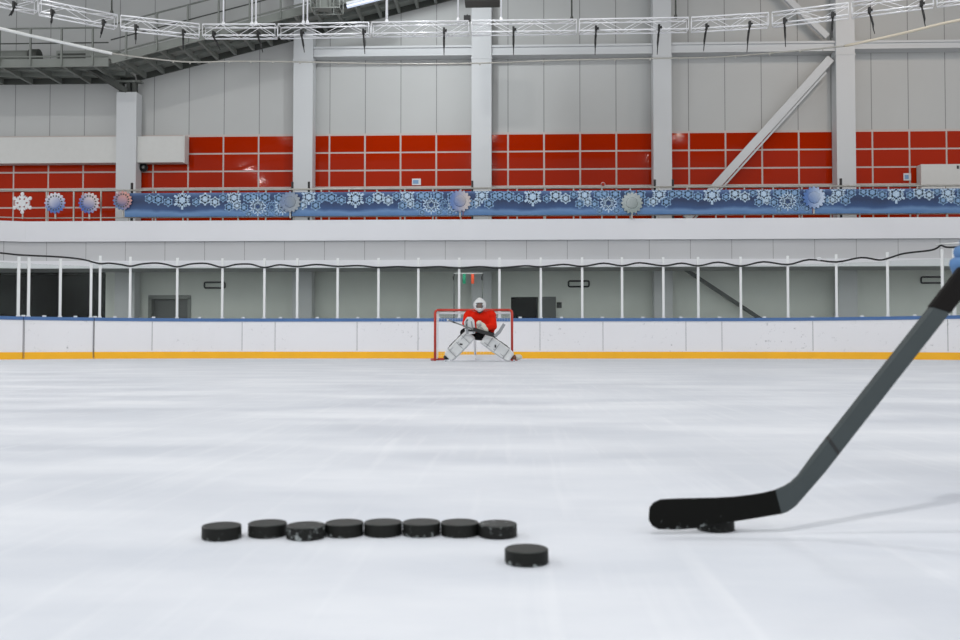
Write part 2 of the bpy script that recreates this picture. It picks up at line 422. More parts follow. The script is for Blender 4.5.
# red glossy cladding in five bays, pale mullions between the sheets
zt = ZY(135, YW, 400); RHT = (ZY(135, YW, 400) - ZY(188.3, YW, 400)) / 3
cols_px = [(114, 134), (292, 311.5), (471.5, 491.5), (654.5, 673), (839, 858)]
colx = [(XY(a, YC), XY(b, YC)) for a, b in cols_px]
bays = [(-22.0, colx[0][0])] + [(colx[i][1], colx[i + 1][0]) for i in range(4)] + [(colx[4][1], 22.0)]
for bi, (a, b) in enumerate(bays):
    a, b = a - .35, b + .35
    mb = MB(); mb.box(a, b, YW - .05, YW, zt - 5 * RHT, zt + .05, 'grout')
    k0 = math.floor((a - xj) / PITCH); k1 = math.ceil((b - xj) / PITCH)
    for k in range(k0, k1):
        u0 = max(a, xj + k * PITCH + .03); u1 = min(b, xj + (k + 1) * PITCH - .03)
        if u1 - u0 < .05: continue
        for r in range(5):
            tl = random.uniform(-.004, .004); t2 = random.uniform(-.003, .003)
            z1 = zt - r * RHT - .028; z0 = zt - (r + 1) * RHT + .028; y = YW - .062
            mb.hexa([(u0, y + tl, z0), (u1, y - tl, z0), (u1, YW - .05, z0), (u0, YW - .05, z0), (u0, y + tl + t2, z1), (u1, y - tl + t2, z1), (u1, YW - .05, z1), (u0, YW - .05, z1)], 'tile')
    mb.box(a, b, YW - .12, YW - .05, zt - 3 * RHT - .05, zt - 3 * RHT + .05, 'grout')
    c = mb.build('red_cladding', wall)

# columns
names = ['short white column capped by the steel gallery bracket, leftmost', 'white column second from the left, beside the lamp reflections in red cladding',
         'white column in the middle of the hall, just above the goal', 'white column to the left of the diagonal brace foot', 'white column that the diagonal brace leans against, rightmost']
ztop0 = ZY(92, YC, 125)
for i, (a, b) in enumerate(colx):
    mb = MB(); h = ztop0 if i == 0 else 15
    mb.box(a, b, YC, YW - .125, -.03, h, 'column')
    if i: mb.box(a - .02, b + .02, YC - .02, YW - .125, ZY(58, YC) - .03, ZY(58, YC) + .03, 'column')
    o = mb.build('column', origin=((a + b) / 2, YC, -.03)); tag(o, names[i], 'column', 'white columns along the back wall')
# upper crossbeams between columns
for i, (y0, y1, lb) in enumerate(((46, 55, 'pale crossbeam high on the wall left of the middle column'), (45, 54, 'pale crossbeam high on the wall right of the middle column'),
                                  (42.5, 51.5, 'pale crossbeam high on the wall meeting the top of the diagonal brace'), (41, 48, 'pale crossbeam high on the wall right of the last column'))):
    a = colx[i + 1][1] + .004; b = (colx[i + 2][0] if i < 3 else 22) - .004; xm = (455, 575, 755, 910)[i]
    z1, z0 = ZY(y0, YC + .1, xm), ZY(y1, YC + .1, xm)
    mb = MB(); mb.box(a, b, YC + .12, YW - .01, z0, z1, 'column'); mb.box(a, b, YC + .06, YC + .12, z0 - .02, z0 + .05, 'column'); mb.box(a, b, YC + .06, YC + .12, z1 - .05, z1 + .02, 'column')
    o = mb.build('crossbeam', origin=((a + b) / 2, YC + .2, z0)); tag(o, lb, 'beam', 'crossbeams between the columns')
# diagonal brace (square tube with a channel below it)
p = at_Y(830, 59, YC + .2); q = at_Y(686, 219, YC + .2)
mb = MB(); mb.bar(p, q, .2, .27, 'column', up=(0, 0, 1)); n = Vector((q.z - p.z, 0, p.x - q.x)).normalized()
mb.bar(p - n * .2 + (q - p) * .06, q - n * .2, .06, .06, 'column')
o = mb.build('brace', origin=q); tag(o, 'long pale diagonal brace running down across the red cladding', 'brace', 'diagonal braces')
p = at_Y(827, 37, YC + .2); q = at_Y(765, -22, YC + .2)
mb = MB(); mb.bar(p, q, .16, .2, 'column'); o = mb.build('brace', origin=p); tag(o, 'short pale brace rising out of the top edge above the long diagonal one', 'brace', 'diagonal braces')
# corridor brace seen through the right-hand panes
p = at_Y(684, 268.5, YW - .3); q = at_Y(768, 324, YW - .3)
mb = MB(); mb.bar(p, q, .1, .12, 'gallery_roof'); o = mb.build('brace', origin=p); tag(o, 'dark diagonal brace seen dimly through the panes under the balcony', 'brace', 'diagonal braces')

# duct along the left wall
z1, z0 = ZY(137, YC + .1, 60), ZY(163, YC + .1, 60)
for nm, a, b, lb in (('duct', -22, colx[0][0] - .005, 'white boxed duct left of the short column'), ('duct', colx[0][1] + .005, XY(181, YC), 'short end of white boxed duct right of the short column')):
    mb = MB(); mb.box(a, b, YC + .1, YW - .13, z0, z1, 'duct')
    if b > colx[0][1]: mb.box(b, b + .04, YC + .07, YW - .13, z0 - .03, z1 + .03, 'duct')
    o = mb.build(nm, origin=((a + b) / 2, YC + .3, z0)); tag(o, lb, 'duct', 'boxed ducts')
# small wall fittings
t = thing('siren', 'round dark siren under the end of the white duct', 'siren', at_Y(144.8, 168, YW - .13))
mb = MB(); mb.lathe([(.12, 0), (.15, -.12), (.12, -.14), (.08, -.09)], 'black', 20, axis='Y'); mb.build('horn', t)
mb = MB(); mb.lathe([(.07, -.1), (.05, -.17), (.01, -.18)], 'pole_grey', 14, axis='Y'); mb.build('driver', t)
def plate(name, x, y, w, h, lb, cat, m='sign_white', m2='flake2'):
    c = at_Y(x, y, YW - .07); mb = MB(); mb.box(-w / 2, w / 2, -.03, 0, -h / 2, h / 2, m); mb.box(-w / 2 + .03, w / 2 - .08, -.034, -.03, -h * .3, h * .28, m2)
    o = mb.build(name, origin=None); o.location = c; tag(o, lb, cat); return o
plate('notice', 416.5, 182, .30, .22, 'small pale notice on the red cladding left of the middle column', 'notice')
plate('notice', 907, 177, .24, .24, 'small white notice on the red cladding beside the grey metal box', 'notice')
c = at_Y(603, 184.5, YW - .07)
mb = MB(); mb.lathe([(.06, 0), (.06, -.05), (.04, -.1), (.01, -.11)], 'red_pipe', 14, axis='Y'); mb.lathe([(.075, -.0), (.075, -.03)], 'sign_white', 14, axis='Y')
o = mb.build('alarm_lamp'); o.location = c; tag(o, 'tiny red alarm lamp low on the red cladding above the banner', 'lamp')
c0, c1 = at_Y(916, 187, YW - .07), at_Y(1010, 166, YW - .07)
t = thing('metal_box', 'grey sheet metal box at the right edge, set against the red cladding', 'box', (c0.x, YW - .125, c0.z))
mb = MB(); mb.box(0, c1.x - c0.x, -.35, 0, -.35, c1.z - c0.z, 'duct'); mb.build('housing', t)
mb = MB(); w = at_Y(953, 167, YW).x - c0.x
for k in range(4): mb.box(w - .1 + k * .1, w - .03 + k * .1, -.354, -.35, c1.z - c0.z - .16 - (k % 2) * .02, c1.z - c0.z - .05, 'black')
mb.build('marking', t)

# ------------------------------------------------------------------ balcony
BL = [(XY(-160, 26.0), 26.0), (XY(-60, 27.9), 27.9), (XY(-20, 28.6), 28.6), (XY(24, YF), YF), (22, YF)]
zf1, zf0, zp0 = ZY(219.3, YF), ZY(240, YF), ZY(260, YF + .15)
M['soffit_panel'] = panel_material('soffit_panel', (198, 199, 201), XY(404, YF), 1.27, .02, .5)
bal = thing('balcony', 'white balcony front running the full width above the glass', 'balcony', (0, YF, ZSOF))
def rel(o, par): o.matrix_parent_inverse = Matrix.Translation(-par.location); return o
mb = MB(); mb.strip(BL, zf0, zf1, 0, .25, 'fascia'); rel(mb.build('fascia', bal), bal)
mb = MB(); mb.strip(BL, zp0, zf0, .1, .25, 'soffit_panel'); rel(mb.build('under_panel', bal), bal)
mb = MB(); mb.strip(BL, ZSOF, zp0, .02, .25, 'fascia'); rel(mb.build('edge_beam', bal), bal)
mb = MB(); mb.box(-22, 22, YF + .25, YC - .02, ZSOF + .02, ZSOF + .3, 'soffit'); mb.box(-22, 22, YF + .25, YC - .02, zf1 - .25, zf1 - .04, 'soffit'); rel(mb.build('slab', bal), bal)
# railing
zr = ZY(188.3, YF + .1)
RL = [(a, b + .1) for a, b in BL]
rl = thing('railing', 'grey metal railing along the balcony edge carrying the banner', 'railing', (0, YF + .1, zf1))
mb = MB(); mb.tube([(a, b, zr) for a, b in RL], .03, 'rail'); rel(mb.build('top_rail', rl), rl)
mb = MB(); mb.tube([(a, b, zf1 + .12) for a, b in RL], .018, 'rail'); rel(mb.build('bottom_rail', rl), rl)
x = XY(30, YF)
step = XY(348, YF) - XY(320, YF); x = XY(320, YF) - 12 * step
for k in range(36):
    X = x + k * step
    if X > XY(1000, YF): break
    if X < XY(24, YF): continue
    mb = MB(); mb.box(X - .02, X + .02, YF + .08, YF + .12, zf1, zr - .02, 'rail'); rel(mb.build('baluster', rl), rl)
for px in (292.5, 309, 472.5, 655, 673, 841, 132):
    X = XY(px, YF + .3); mb = MB(); mb.box(X - .03, X + .03, YF + .14, YF + .20, zf1, zr + .25, 'black'); rel(mb.build('stanchion', rl), rl)

# banner panels with printed snowflakes
def flake(mb, cx, cz, r, y, m, style):
    for k in range(6):
        a = PI / 2 + k * PI / 3; d = Vector((math.cos(a), math.sin(a)))
        def b(t0, t1, w, ang=0, base=0.):
            e = Vector((math.cos(a + ang), math.sin(a + ang))); p = d * base * r + e * t0 * r; q = d * base * r + e * t1 * r; n = Vector((-e.y, e.x)) * w * r / 2
            mb.prism_xz([(cx + v.x, cz + v.y) for v in (p - n, q - n, q + n, p + n)], y, y + .004, m)
        if style == 'solid':
            b(.1, 1, .24); b(0, .45, .2, PI / 3.2, .42); b(0, .45, .2, -PI / 3.2, .42)
        elif style == 'lattice':
            b(.22, 1, .12); b(0, .42, .13, PI / 3, .55); b(0, .42, .13, -PI / 3, .55); b(0, .36, .12, PI / 3, .26); b(0, .36, .12, -PI / 3, .26)
        else:
            b(0, 1, .34); b(0, .4, .26, PI / 3, .5); b(0, .4, .26, -PI / 3, .5)
    if style != 'lattice': mb.prism_xz([(cx + .3 * r * math.cos(k * PI / 3), cz + .3 * r * math.sin(k * PI / 3)) for k in range(6)], y - .001, y + .004, m)
bz1, bz0 = ZY(191.2, YF - .05), ZY(215.3, YF - .05)
PX = 1 / 32.2
motifs = [(0, 197, 9.5, 'solid', 1), (14, 199, 4.5, 's', 0), (-14, 198.5, 5, 's', 0), (23, 196, 6.5, 's', 1), (33, 199, 5.5, 's', 1), (41, 195, 4.5, 's', 0), (-24, 196, 6, 's', 0), (-33, 195, 5, 's', 0),
          (52, 195, 8, 'solid', 1), (47, 204.5, 5, 's', 0), (55, 203, 4.5, 's', 1), (62, 205, 5, 's', 0), (66, 195, 5.5, 's', 0),
          (76, 204, 9, 'lattice', 1), (72, 194.5, 5, 's', 0), (83, 195, 6, 's', 0), (90, 205, 6.5, 'lattice', 0), (97, 196, 5.5, 's', 0), (101, 204, 8.5, 'lattice', 1), (84, 211.5, 3.5, 's', 0), (67, 211.5, 3.5, 's', 0), (95, 211.5, 3.5, 's', 0),
          (108, 196, 6, 's', 0), (116, 203.5, 5, 's', 0), (127, 195, 8, 'solid', 1), (121, 203, 5, 's', 1), (134, 203.5, 5.5, 's', 0), (140, 196, 5, 's', 0)]
joints = [123, 291, 463, 637, 814, 985]
blab = ['blue snowflake banner hung between the short column and the next', 'blue snowflake banner hung left of the middle column, below the small pale notice', 'blue snowflake banner hung right of the middle column',
        'blue snowflake banner crossed behind by the foot of the diagonal brace', 'blue snowflake banner at the right end of the balcony']
big = [181, 355, 533, 713, 898]
for i in range(5):
    a, b = XY(joints[i], YF - .05) + .01, XY(joints[i + 1], YF - .05) - .01
    mb = MB(); org = (a, YF - .06, bz0)
    n = 12
    mb.box(a, b, YF - .06, YF - .045, bz0, bz1, 'banner')
    for j in range(5):
        for dx, fy, r, st, br in motifs:
            fx = big[j] + dx * 1.0
            if not (joints[i] + r * .6 < fx < joints[i + 1] - r * .6): continue
            cz = ZY(fy - (fx - 480) * .0045 + .3, YF - .06); R_ = r * PX * (1.08 if st == 'lattice' else 1.0)
            cz = min(cz, bz1 - R_ * .55)
            flake(mb, XY(fx, YF - .06), cz, R_, YF - .064 - .0003 * (len(mb.bm.faces) % 7), 'flake' if br else 'flake2', st)
    o = mb.build('banner', origin=org); tag(o, blab[i], 'banner', 'blue snowflake banners')
    # the print must not overhang the vinyl
    for v in o.data.vertices:
        v.co.x = min(max(v.co.x, 0), b - a); v.co.z = min(max(v.co.z, 0), bz1 - bz0)
# free-hanging ornaments
t = thing('snowflake_ornament', 'white six-armed snowflake cut-out hung on the railing at far left', 'ornament', at_Y(22.3, 203, YF - .02), 'railing ornaments')
mb = MB()
for k in range(6):
    a = PI / 2 + k * PI / 3; d = Vector((math.cos(a), 0, math.sin(a)))
    mb.bar(d * .02, d * .3, .03, .08, 'sign_white', up=(-d.z, 0, d.x)); mb.ell(d * .29, (.065, .02, .065), 'sign_white', n=10)
    for s in (-1, 1):
        e = Vector((math.cos(a + s * .95), 0, math.sin(a + s * .95))); mb.bar(d * .14, d * .14 + e * .13, .028, .06, 'sign_white', up=(-e.z, 0, e.x))
mb.lathe([(.12, -.02), (.12, .02)], 'sign_white', 12, axis='Y'); mb.build('cutout', t)
mb = MB(); mb.box(-.02, .02, .02, .05, -.5, 0, 'rail'); mb.build('hanger', t)
discs = [(55, 203, .33, (72, 106, 176), (206, 206, 214), .1, 'round blue and white ornament between the snowflake cut-out and the short column, left one'),
         (89, 203, .33, (66, 96, 168), (208, 196, 196), -.9, 'round blue ornament with pinkish rim just left of the short column'),
         (122.5, 200.5, .30, (88, 112, 158), (206, 150, 140), -.8, 'round pink and blue ornament in front of the short column'),
         (290, 202, .33, (146, 154, 160), (112, 130, 160), 1.2, 'round grey ornament over the banner seam at the second column'),
         (460, 201, .34, (186, 178, 176), (88, 118, 172), 1.57, 'round half beige half blue ornament near the middle column'),
         (632, 203, .33, (140, 152, 150), (170, 178, 178), .4, 'round greenish grey ornament left of the brace foot column'),
         (814, 197.5, .34, (182, 198, 220), (74, 112, 172), 1.57, 'round white and blue ornament near the rightmost column')]
for i, (x, y, r, c1, c2, an, lb) in enumerate(discs):
    m = two_tone('ornament_print', c1, c2, an); m2 = two_tone('ornament_core', tuple(int(v * .93) for v in c1), c2, an + .6)
    t = thing('round_ornament', lb, 'ornament', at_Y(x, y, YF - .11), 'railing ornaments')
    pts = []
    for k in range(96):
        a = 2 * PI * k / 96; rr = r * (.83 + .2 * abs(math.cos(8 * a))); pts.append((rr * math.cos(a), rr * math.sin(a)))
    rim = mb = MB(); mb.prism_xz(pts, -.012, .02, m)
    mb = MB(); mb.lathe([(r * .55, -.012), (r * .5, -.018), (r * .3, -.024), (.01, -.026)], m2, 24, axis='Y', smooth=True); mb.build('boss', t)
    if i < 3:
        for k in range(16):
            a = 2 * PI * k / 16 + .2; c = Vector((r * .68 * math.cos(a), 0, r * .68 * math.sin(a))); rim.lathe([(.028, -.0125), (.028, -.016)], 'steel_black', 8, c=c, axis='Y')
    rim.build('rim', t)
    mb = MB(); mb.box(-.02, .02, .02, .06, -.5, .1, 'rail'); mb.build('hanger', t)

# ------------------------------------------------------------------ rink boards
ZT = 1.13
def boards(name, x0, x1, lb, seams, cat='boards'):
    ln = rink_between(x0, x1); mid = Vector(ln[len(ln) // 2])
    t = thing(name, lb, cat, (mid.x, mid.y, 0))
    mb = MB(); mb.strip(ln, .188, ZT - .09, 0, .12, 'board')
    for s in seams:
        p, tg, n = on_boards(s); a = Vector((*p, 0)); tg3 = Vector((tg.x, tg.y, 0)); mb.bar(a + Vector((0, 0, .22)) - Vector((n.x, n.y, 0)) * .001, a + Vector((0, 0, ZT - .1)) - Vector((n.x, n.y, 0)) * .001, .012, .004, 'gap', up=(n.x, n.y, 0))
    rel(mb.build('facing', t), t)
    mb = MB(); mb.strip(ln, .0, .188, -.012, .12, 'yellow'); rel(mb.build('kick_strip', t), t)
    mb = MB(); mb.strip(ln, ZT - .09, ZT, -.02, .16, 'blue_cap'); rel(mb.build('cap_rail', t), t)
    return t
boards('rink_boards', None, 22.6, 'white rink boards with yellow kick strip left of the gate', [])
g = boards('gate', 23.4, 93.6, 'white double-posted gate panel in the rink boards at far left', [], 'gate')
boards('rink_boards', 94.4, None, 'long white rink boards with yellow kick strip behind the goal', [152, 242, 275, 357, 418, 476, 540, 603, 686, 722, 813, 948])
for s in (24.0, 93.0):
    p, tg, n = on_boards(s); a = Vector((*p, 0)); mb = MB(); mb.bar(a + Vector((0, 0, .03)) - Vector((n.x, n.y, 0)) * .016, a + Vector((0, 0, ZT - .1)) - Vector((n.x, n.y, 0)) * .016, .012, .006, 'gap', up=(n.x, n.y, 0)); rel(mb.build('edge_trim', g), g)

# ------------------------------------------------------------------ glass posts and panes
posts = [-40, 18.5, 28.5, 60, 90.5, 99.5, 129.5, 176.5, 221.5, 263.5, 296.5, 337, 378, 418, 459, 499.5, 541, 582.5, 622.5, 664, 699, 741.5, 788.5, 837, 888, 942.5, 954, 1006]
gi = posts.index(459)
ZP, ZGL = 2.84, 2.60
for i, x in enumerate(posts):
    if x < 0 or x > 960: continue
    p, tg, n = on_boards(x, .07); h = ZP - (.13 if x < 95 else 0)
    if i <= gi: lb = 'white glass post %s to the left of the goalie' % (ORD[gi - i] if gi - i else 'first') if i < gi else 'white glass post first to the left of the goalie'
    lb = ('white glass post, %s one left of the goalie' % ORD[gi - i]) if i <= gi else ('white glass post, %s one right of the goalie' % ORD[i - gi - 1])
    t = thing('glass_post', lb, 'post', (p.x, p.y, ZT), 'white posts between the rink panes')
    mb = MB(); mb.bar((0, 0, 0), (0, 0, h - ZT), .066, .05, 'post', up=(n.x, n.y, 0)); mb.build('upright', t)
    mb = MB(); mb.bar((0, 0, -.0), (0, 0, .03), .10, .06, 'post', up=(n.x, n.y, 0)); mb.build('foot', t)
clipx = []
for i in range(len(posts) - 1):
    x0, x1 = posts[i], posts[i + 1]
    if x1 < 0 or x0 > 960: continue
    k = i - gi
    lb = 'clear acrylic pane directly behind the goalie' if k == 0 else ('clear acrylic pane, %s one %s of the pane behind the goalie' % (ORD[abs(k) - 1], 'left' if k < 0 else 'right'))
    ln = rink_between(x0, x1)
    A, B = Vector(ln[0]), Vector(ln[-1]); d = (B - A).normalized(); n = Vector((-d.y, d.x)); A = A + d * .042; B = B - d * .042
    ztop = ZGL - (.06 if x1 < 95 else 0)
    mid = (A + B) / 2 + n * .07
    t = thing('acrylic_screen', lb, 'screen', (mid.x, mid.y, ZT), 'clear panes around the rink')
    a3, b3 = Vector((*(A + n * .07), (ztop + ZT) / 2)), Vector((*(B + n * .07), (ztop + ZT) / 2))
    mb = MB(); mb.bar(a3, b3, .012, ztop - ZT - .004, 'glass'); rel(mb.build('sheet', t), t)
    c = Vector((*mid, ZT)); e = Vector((d.x, d.y, 0)); mb = MB(); mb.bar(c - e * .045 + Vector((0, 0, .022)), c + e * .045 + Vector((0, 0, .022)), .06, .042, 'post'); rel(mb.build('clip', t), t)
# black cable draped along the tops of the panes
cp = [(-30, 251), (0, 253), (20, 255), (60, 257), (82, 259.5), (98, 263.5), (108, 263.2), (120, 264.5), (129.5, 266.2), (141, 264), (155, 263), (166, 264.5), (176.5, 266.8), (190, 264), (206, 263.5), (221.5, 267.3), (235, 264.5), (250, 264.2), (263.5, 267.5), (279, 264.8), (296.5, 266.6),
      (316, 264.5), (337, 266.4), (358, 265.6), (378, 267.4), (398, 266.6), (418, 267.5), (439, 266.6), (459, 267.9), (480, 266.6), (499.5, 267.9), (525, 265.8), (541, 266.8), (564, 264.4), (582.5, 266.4), (604, 263.2), (622.5, 265.8), (640, 262.8), (664, 265.8), (682, 263.2), (699, 265.8), (719, 262.2),
      (741.5, 266), (764, 261.8), (788.5, 264.6), (810, 259.6), (837, 262), (862, 257.6), (880, 260), (890, 258), (905, 253.5), (930, 250.5), (938, 248), (942, 245.4), (948, 247.2), (960, 247), (985, 246)]
P = [board_pt(x, y, .02) for x, y in cp]
def smooth_line(P, k=6):
    out = []
    for i in range(len(P) - 1):
        p0, p1, p2, p3 = P[max(i - 1, 0)], P[i], P[i + 1], P[min(i + 2, len(P) - 1)]
        for j in range(k):
            t = j / k; out.append(.5 * ((2 * p1) + (p2 - p0) * t + (2 * p0 - 5 * p1 + 4 * p2 - p3) * t * t + (3 * p1 - p0 - 3 * p2 + p3) * t ** 3))
    out.append(P[-1]); return out
mb = MB(); mb.tube(smooth_line(P, 4), .024, 'cable', 6); o = mb.build('cable', origin=P[25]); tag(o, 'black cable draped in shallow waves along the tops of the panes', 'cable')
mb = MB(); mb.tube([board_pt(937, 244.6, .07), board_pt(963, 242.8, .07), board_pt(1000, 241, .07)], .022, 'white_pipe', 8); o = mb.build('pipe', origin=board_pt(950, 243.6, .07)); tag(o, 'thin white rod across the post tops at the right edge', 'rod')
c = board_pt(820, 258.8, -.0); mb = MB(); mb.ell((0, 0, 0), (.07, .04, .045), 'sign_white', n=12); mb.box(-.05, .05, -.03, .03, -.03, .03, 'sign_white'); o = mb.build('junction_box'); o.location = c; tag(o, 'small white junction box clipped on the black cable at right', 'box')

# ------------------------------------------------------------------ corridor fittings
for x0, x1, y0, y1, lb in ((204.5, 225, 282.3, 288, 'black outlined wall frame left of the goal, above the grey door'), (568.5, 589, 281, 286.7, 'black outlined wall frame right of the open doorway'), (921, 943, 277, 283, 'black outlined wall frame at the right edge behind the last pane')):
    a, b = at_Y(x0, y1, YW - .03), at_Y(x1, y0, YW - .03); r = .05
    pts = []
    for cx, cz, t0 in ((b.x - r, b.z - r, 0), (a.x + r, b.z - r, PI / 2), (a.x + r, a.z + r, PI), (b.x - r, a.z + r, 3 * PI / 2)):
        for k in range(4): t = t0 + k / 3 * PI / 2; pts.append(Vector((cx + r * math.cos(t), YW - .04, cz + r * math.sin(t))))
    pts.append(pts[0]); mb = MB(); mb.tube(pts, .03, 'black', 6)
    o = mb.build('wall_frame', origin=((a.x + b.x) / 2, YW - .04, a.z)); tag(o, lb, 'frame', 'black outlined frames on the corridor wall')
YS = YB + .5
t = thing('goal_light', 'goal light stand behind the glass with green and orange lamps', 'goal light', (XY(467, YS), YS, -.03))
mb = MB()
x0, x1 = XY(454, YS), XY(482.5, YS); zt_ = ZY(273.5, YS); ox = XY(467, YS)
for X in (x0, x1): mb.tube([(X - ox, 0, 0), (X - ox, 0, zt_ + .02)], .018, 'pole_grey')
mb.build('stand', t)
mb = MB(); mb.tube([(x0 - ox, 0, zt_ + .03), (x1 - ox, 0, zt_ + .03)], .02, 'white_pipe'); mb.build('crossbar', t)
for px, m in ((464.2, 'green_lamp'), (472.6, 'red_lamp')):
    X = XY(px, YS) - ox; mb = MB(); mb.tube([(X, 0, zt_ + .01), (X, 0, zt_ - .26)], .045, m, 12); o = mb.build('lamp', t); o['label'] = ('green' if 'green' in m else 'orange') + ' lamp tube'
for X in (x0, x1):
    mb = MB(); mb.tube([(X - ox + .01, -.02, zt_ + .01), (X - ox - .02, -.03, zt_ - .08), (X - ox - .01, -.02, zt_ - .16)], .02, 'black'); mb.build('clamp', t)
plate('notice', 560, 305, .28, .34, 'small notice on the corridor wall right of the open door leaf', 'notice', 'corridor', 'black').location.y = YW - .005

# ------------------------------------------------------------------ steel gallery along the top of the wall
YGF = 29.4
def gallery(name, A, B, lb, posts_n, joist_n, rail_h=1.02):
    A, B = Vector(A), Vector(B); d = (B - A).normalized(); up = Vector((0, 0, 1))
    t = thing(name, lb, 'gallery', A)
    L_ = (B - A).length; dep = YW - .02 - YGF
    mb = MB(); p, q = Vector((0, dep / 2, .12)), (B - A) + Vector((0, dep / 2, .12)); mb.bar(p, q, dep, .05, 'steel_deck'); mb.build('deck', t)
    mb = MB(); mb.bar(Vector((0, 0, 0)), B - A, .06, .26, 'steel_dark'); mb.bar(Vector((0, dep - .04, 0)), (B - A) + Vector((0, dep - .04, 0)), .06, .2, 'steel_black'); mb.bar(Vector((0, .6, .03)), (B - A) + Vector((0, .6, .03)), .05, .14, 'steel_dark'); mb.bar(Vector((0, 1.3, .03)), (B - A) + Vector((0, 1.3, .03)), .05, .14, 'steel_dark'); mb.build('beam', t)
    for k in range(joist_n):
        c = (B - A) * ((k + .5) / joist_n); mb = MB(); mb.bar(c + Vector((.0, .04, -.02)), c + Vector((.0, dep - .08, -.02)), .09, .18, 'steel_dark'); mb.build('joist', t)
    for k in range(posts_n):
        c = (B - A) * ((k + .5) / posts_n); mb = MB(); mb.bar(c + Vector((0, -.05, -.1)), c + Vector((0, -.05, rail_h + .1)), .05, .07, 'steel_dark', up=(0, 1, 0)); mb.build('rail_post', t)
    for h, r in ((rail_h + .1, .03), (rail_h * .62, .022), (.2, .03)):
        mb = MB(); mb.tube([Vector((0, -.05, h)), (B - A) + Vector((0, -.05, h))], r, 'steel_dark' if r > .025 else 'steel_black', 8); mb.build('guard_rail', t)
    return t
ze = ZY(80, YW, 60)
xk = XY(112, YGF) - .2
gl = gallery('steel_gallery', (xk - 10.2, YGF, ze - .06), (xk, YGF, ze - .06), 'dark level steel gallery at the upper left corner', 10, 10)
p0 = at_Y(137, 78, YW); p1 = at_Y(440, 0, YW); sl = (p1.z - p0.z) / (p1.x - p0.x)
A = Vector((xk + .08, YGF, p0.z - .02 + sl * (xk + .08 - p0.x))); B = A + Vector((15, 0, 15 * sl))
gallery('steel_gallery', A, B, 'dark steel gallery sloping up to the right beside the roof', 15, 24)
# ducts and equipment standing on the level gallery
t = thing('air_duct', 'round grey air duct lying behind the rail of the level gallery', 'duct', (XY(30, YGF + .9), YGF + .9, ze + .45))
mb = MB(); mb.tube([(-4, 0, 0), (-.2, 0, 0), (-.1, 0, -.02)], .2, 'steel_dark', 14); mb.build('pipe', t)
mb = MB(); mb.tube([(-.1, 0, 0), (.2, 0, 0)], .24, 'steel_black', 14); mb.build('coupling', t)
t = thing('air_duct', 'long pale air handling trunk behind the rail of the level gallery', 'duct', (XY(60, YGF + 1.4), YGF + 1.4, ze + .2))
mb = MB(); mb.box(-.1, 2.0, -.3, .3, 0, .5, 'steel_deck'); mb.build('casing', t)
mb = MB(); mb.box(-.05, .9, -.31, -.3, .1, .4, 'steel_black'); mb.build('grille', t)
# bracket on the short column
t = thing('column_bracket', 'dark steel bracket joining the gallery to the short column', 'bracket', ((colx[0][0] + colx[0][1]) / 2, YC + .2, ztop0))
for dx in (-.26, .0, .2):
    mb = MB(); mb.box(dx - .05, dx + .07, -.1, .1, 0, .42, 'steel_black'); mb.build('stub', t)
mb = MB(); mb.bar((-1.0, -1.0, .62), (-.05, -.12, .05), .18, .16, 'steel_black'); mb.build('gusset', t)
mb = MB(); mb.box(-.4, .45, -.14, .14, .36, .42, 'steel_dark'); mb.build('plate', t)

# ------------------------------------------------------------------ lighting truss
ZTR = 9.0
tp = [(-60, -24), (-10, -11), (42, 0), (80, 8), (118, 15), (160, 20.5), (200, 24), (240, 24.6), (300, 23.6), (386, 22), (440, 21.2), (480, 20.6), (540, 19.6), (600, 19), (650, 18), (690, 17.3), (725, 16.4), (765, 13), (800, 9), (850, 2.5), (900, -4), (960, -12), (1020, -20)]
TL = smooth_line([at_z(x, y, ZTR) for x, y in tp], 4)
def along(TL, px):
    """point of a line at constant height nearest a pixel column"""
    best = None
    for p in TL:
        v = RM.transposed() @ (p - CAM); x = 480 + F * v.x / -v.z
        if best is None or abs(x - px) < best[0]: best = (abs(x - px), p)
    return best[1]
def dense(P, k):
    out = []
    for a, b in zip(P, P[1:]):
        for j in range(k): out.append(a.lerp(b, j / k))
    return out + [P[-1]]
TD = dense(TL, 10)
cum = [0]
for a, b in zip(TD, TD[1:]): cum.append(cum[-1] + (b - a).length)
def arc_at(s):
    s = min(max(s, 0), cum[-1])
    for i in range(len(cum) - 1):
        if cum[i + 1] >= s: return TD[i].lerp(TD[i + 1], (s - cum[i]) / max(1e-9, cum[i + 1] - cum[i]))
    return TD[-1]
def arc_of(px):
    p = along(TD, px); return cum[min(range(len(TD)), key=lambda i: (TD[i] - p).length)]
HT = .30
segs = [-40, 40, 119, 201, 276, 370, 470, 578, 690, 770, 850, 935, 1000]
tl = ['at far left edge', 'left end, first whole one', 'left, above the level gallery end', 'left, under the paired hangers', 'above the second column', 'left of the middle column', 'right of the middle column',
      'above the crossbeam right of the middle', 'above the brace foot column', 'above the diagonal brace', 'above the rightmost column', 'at far right edge']
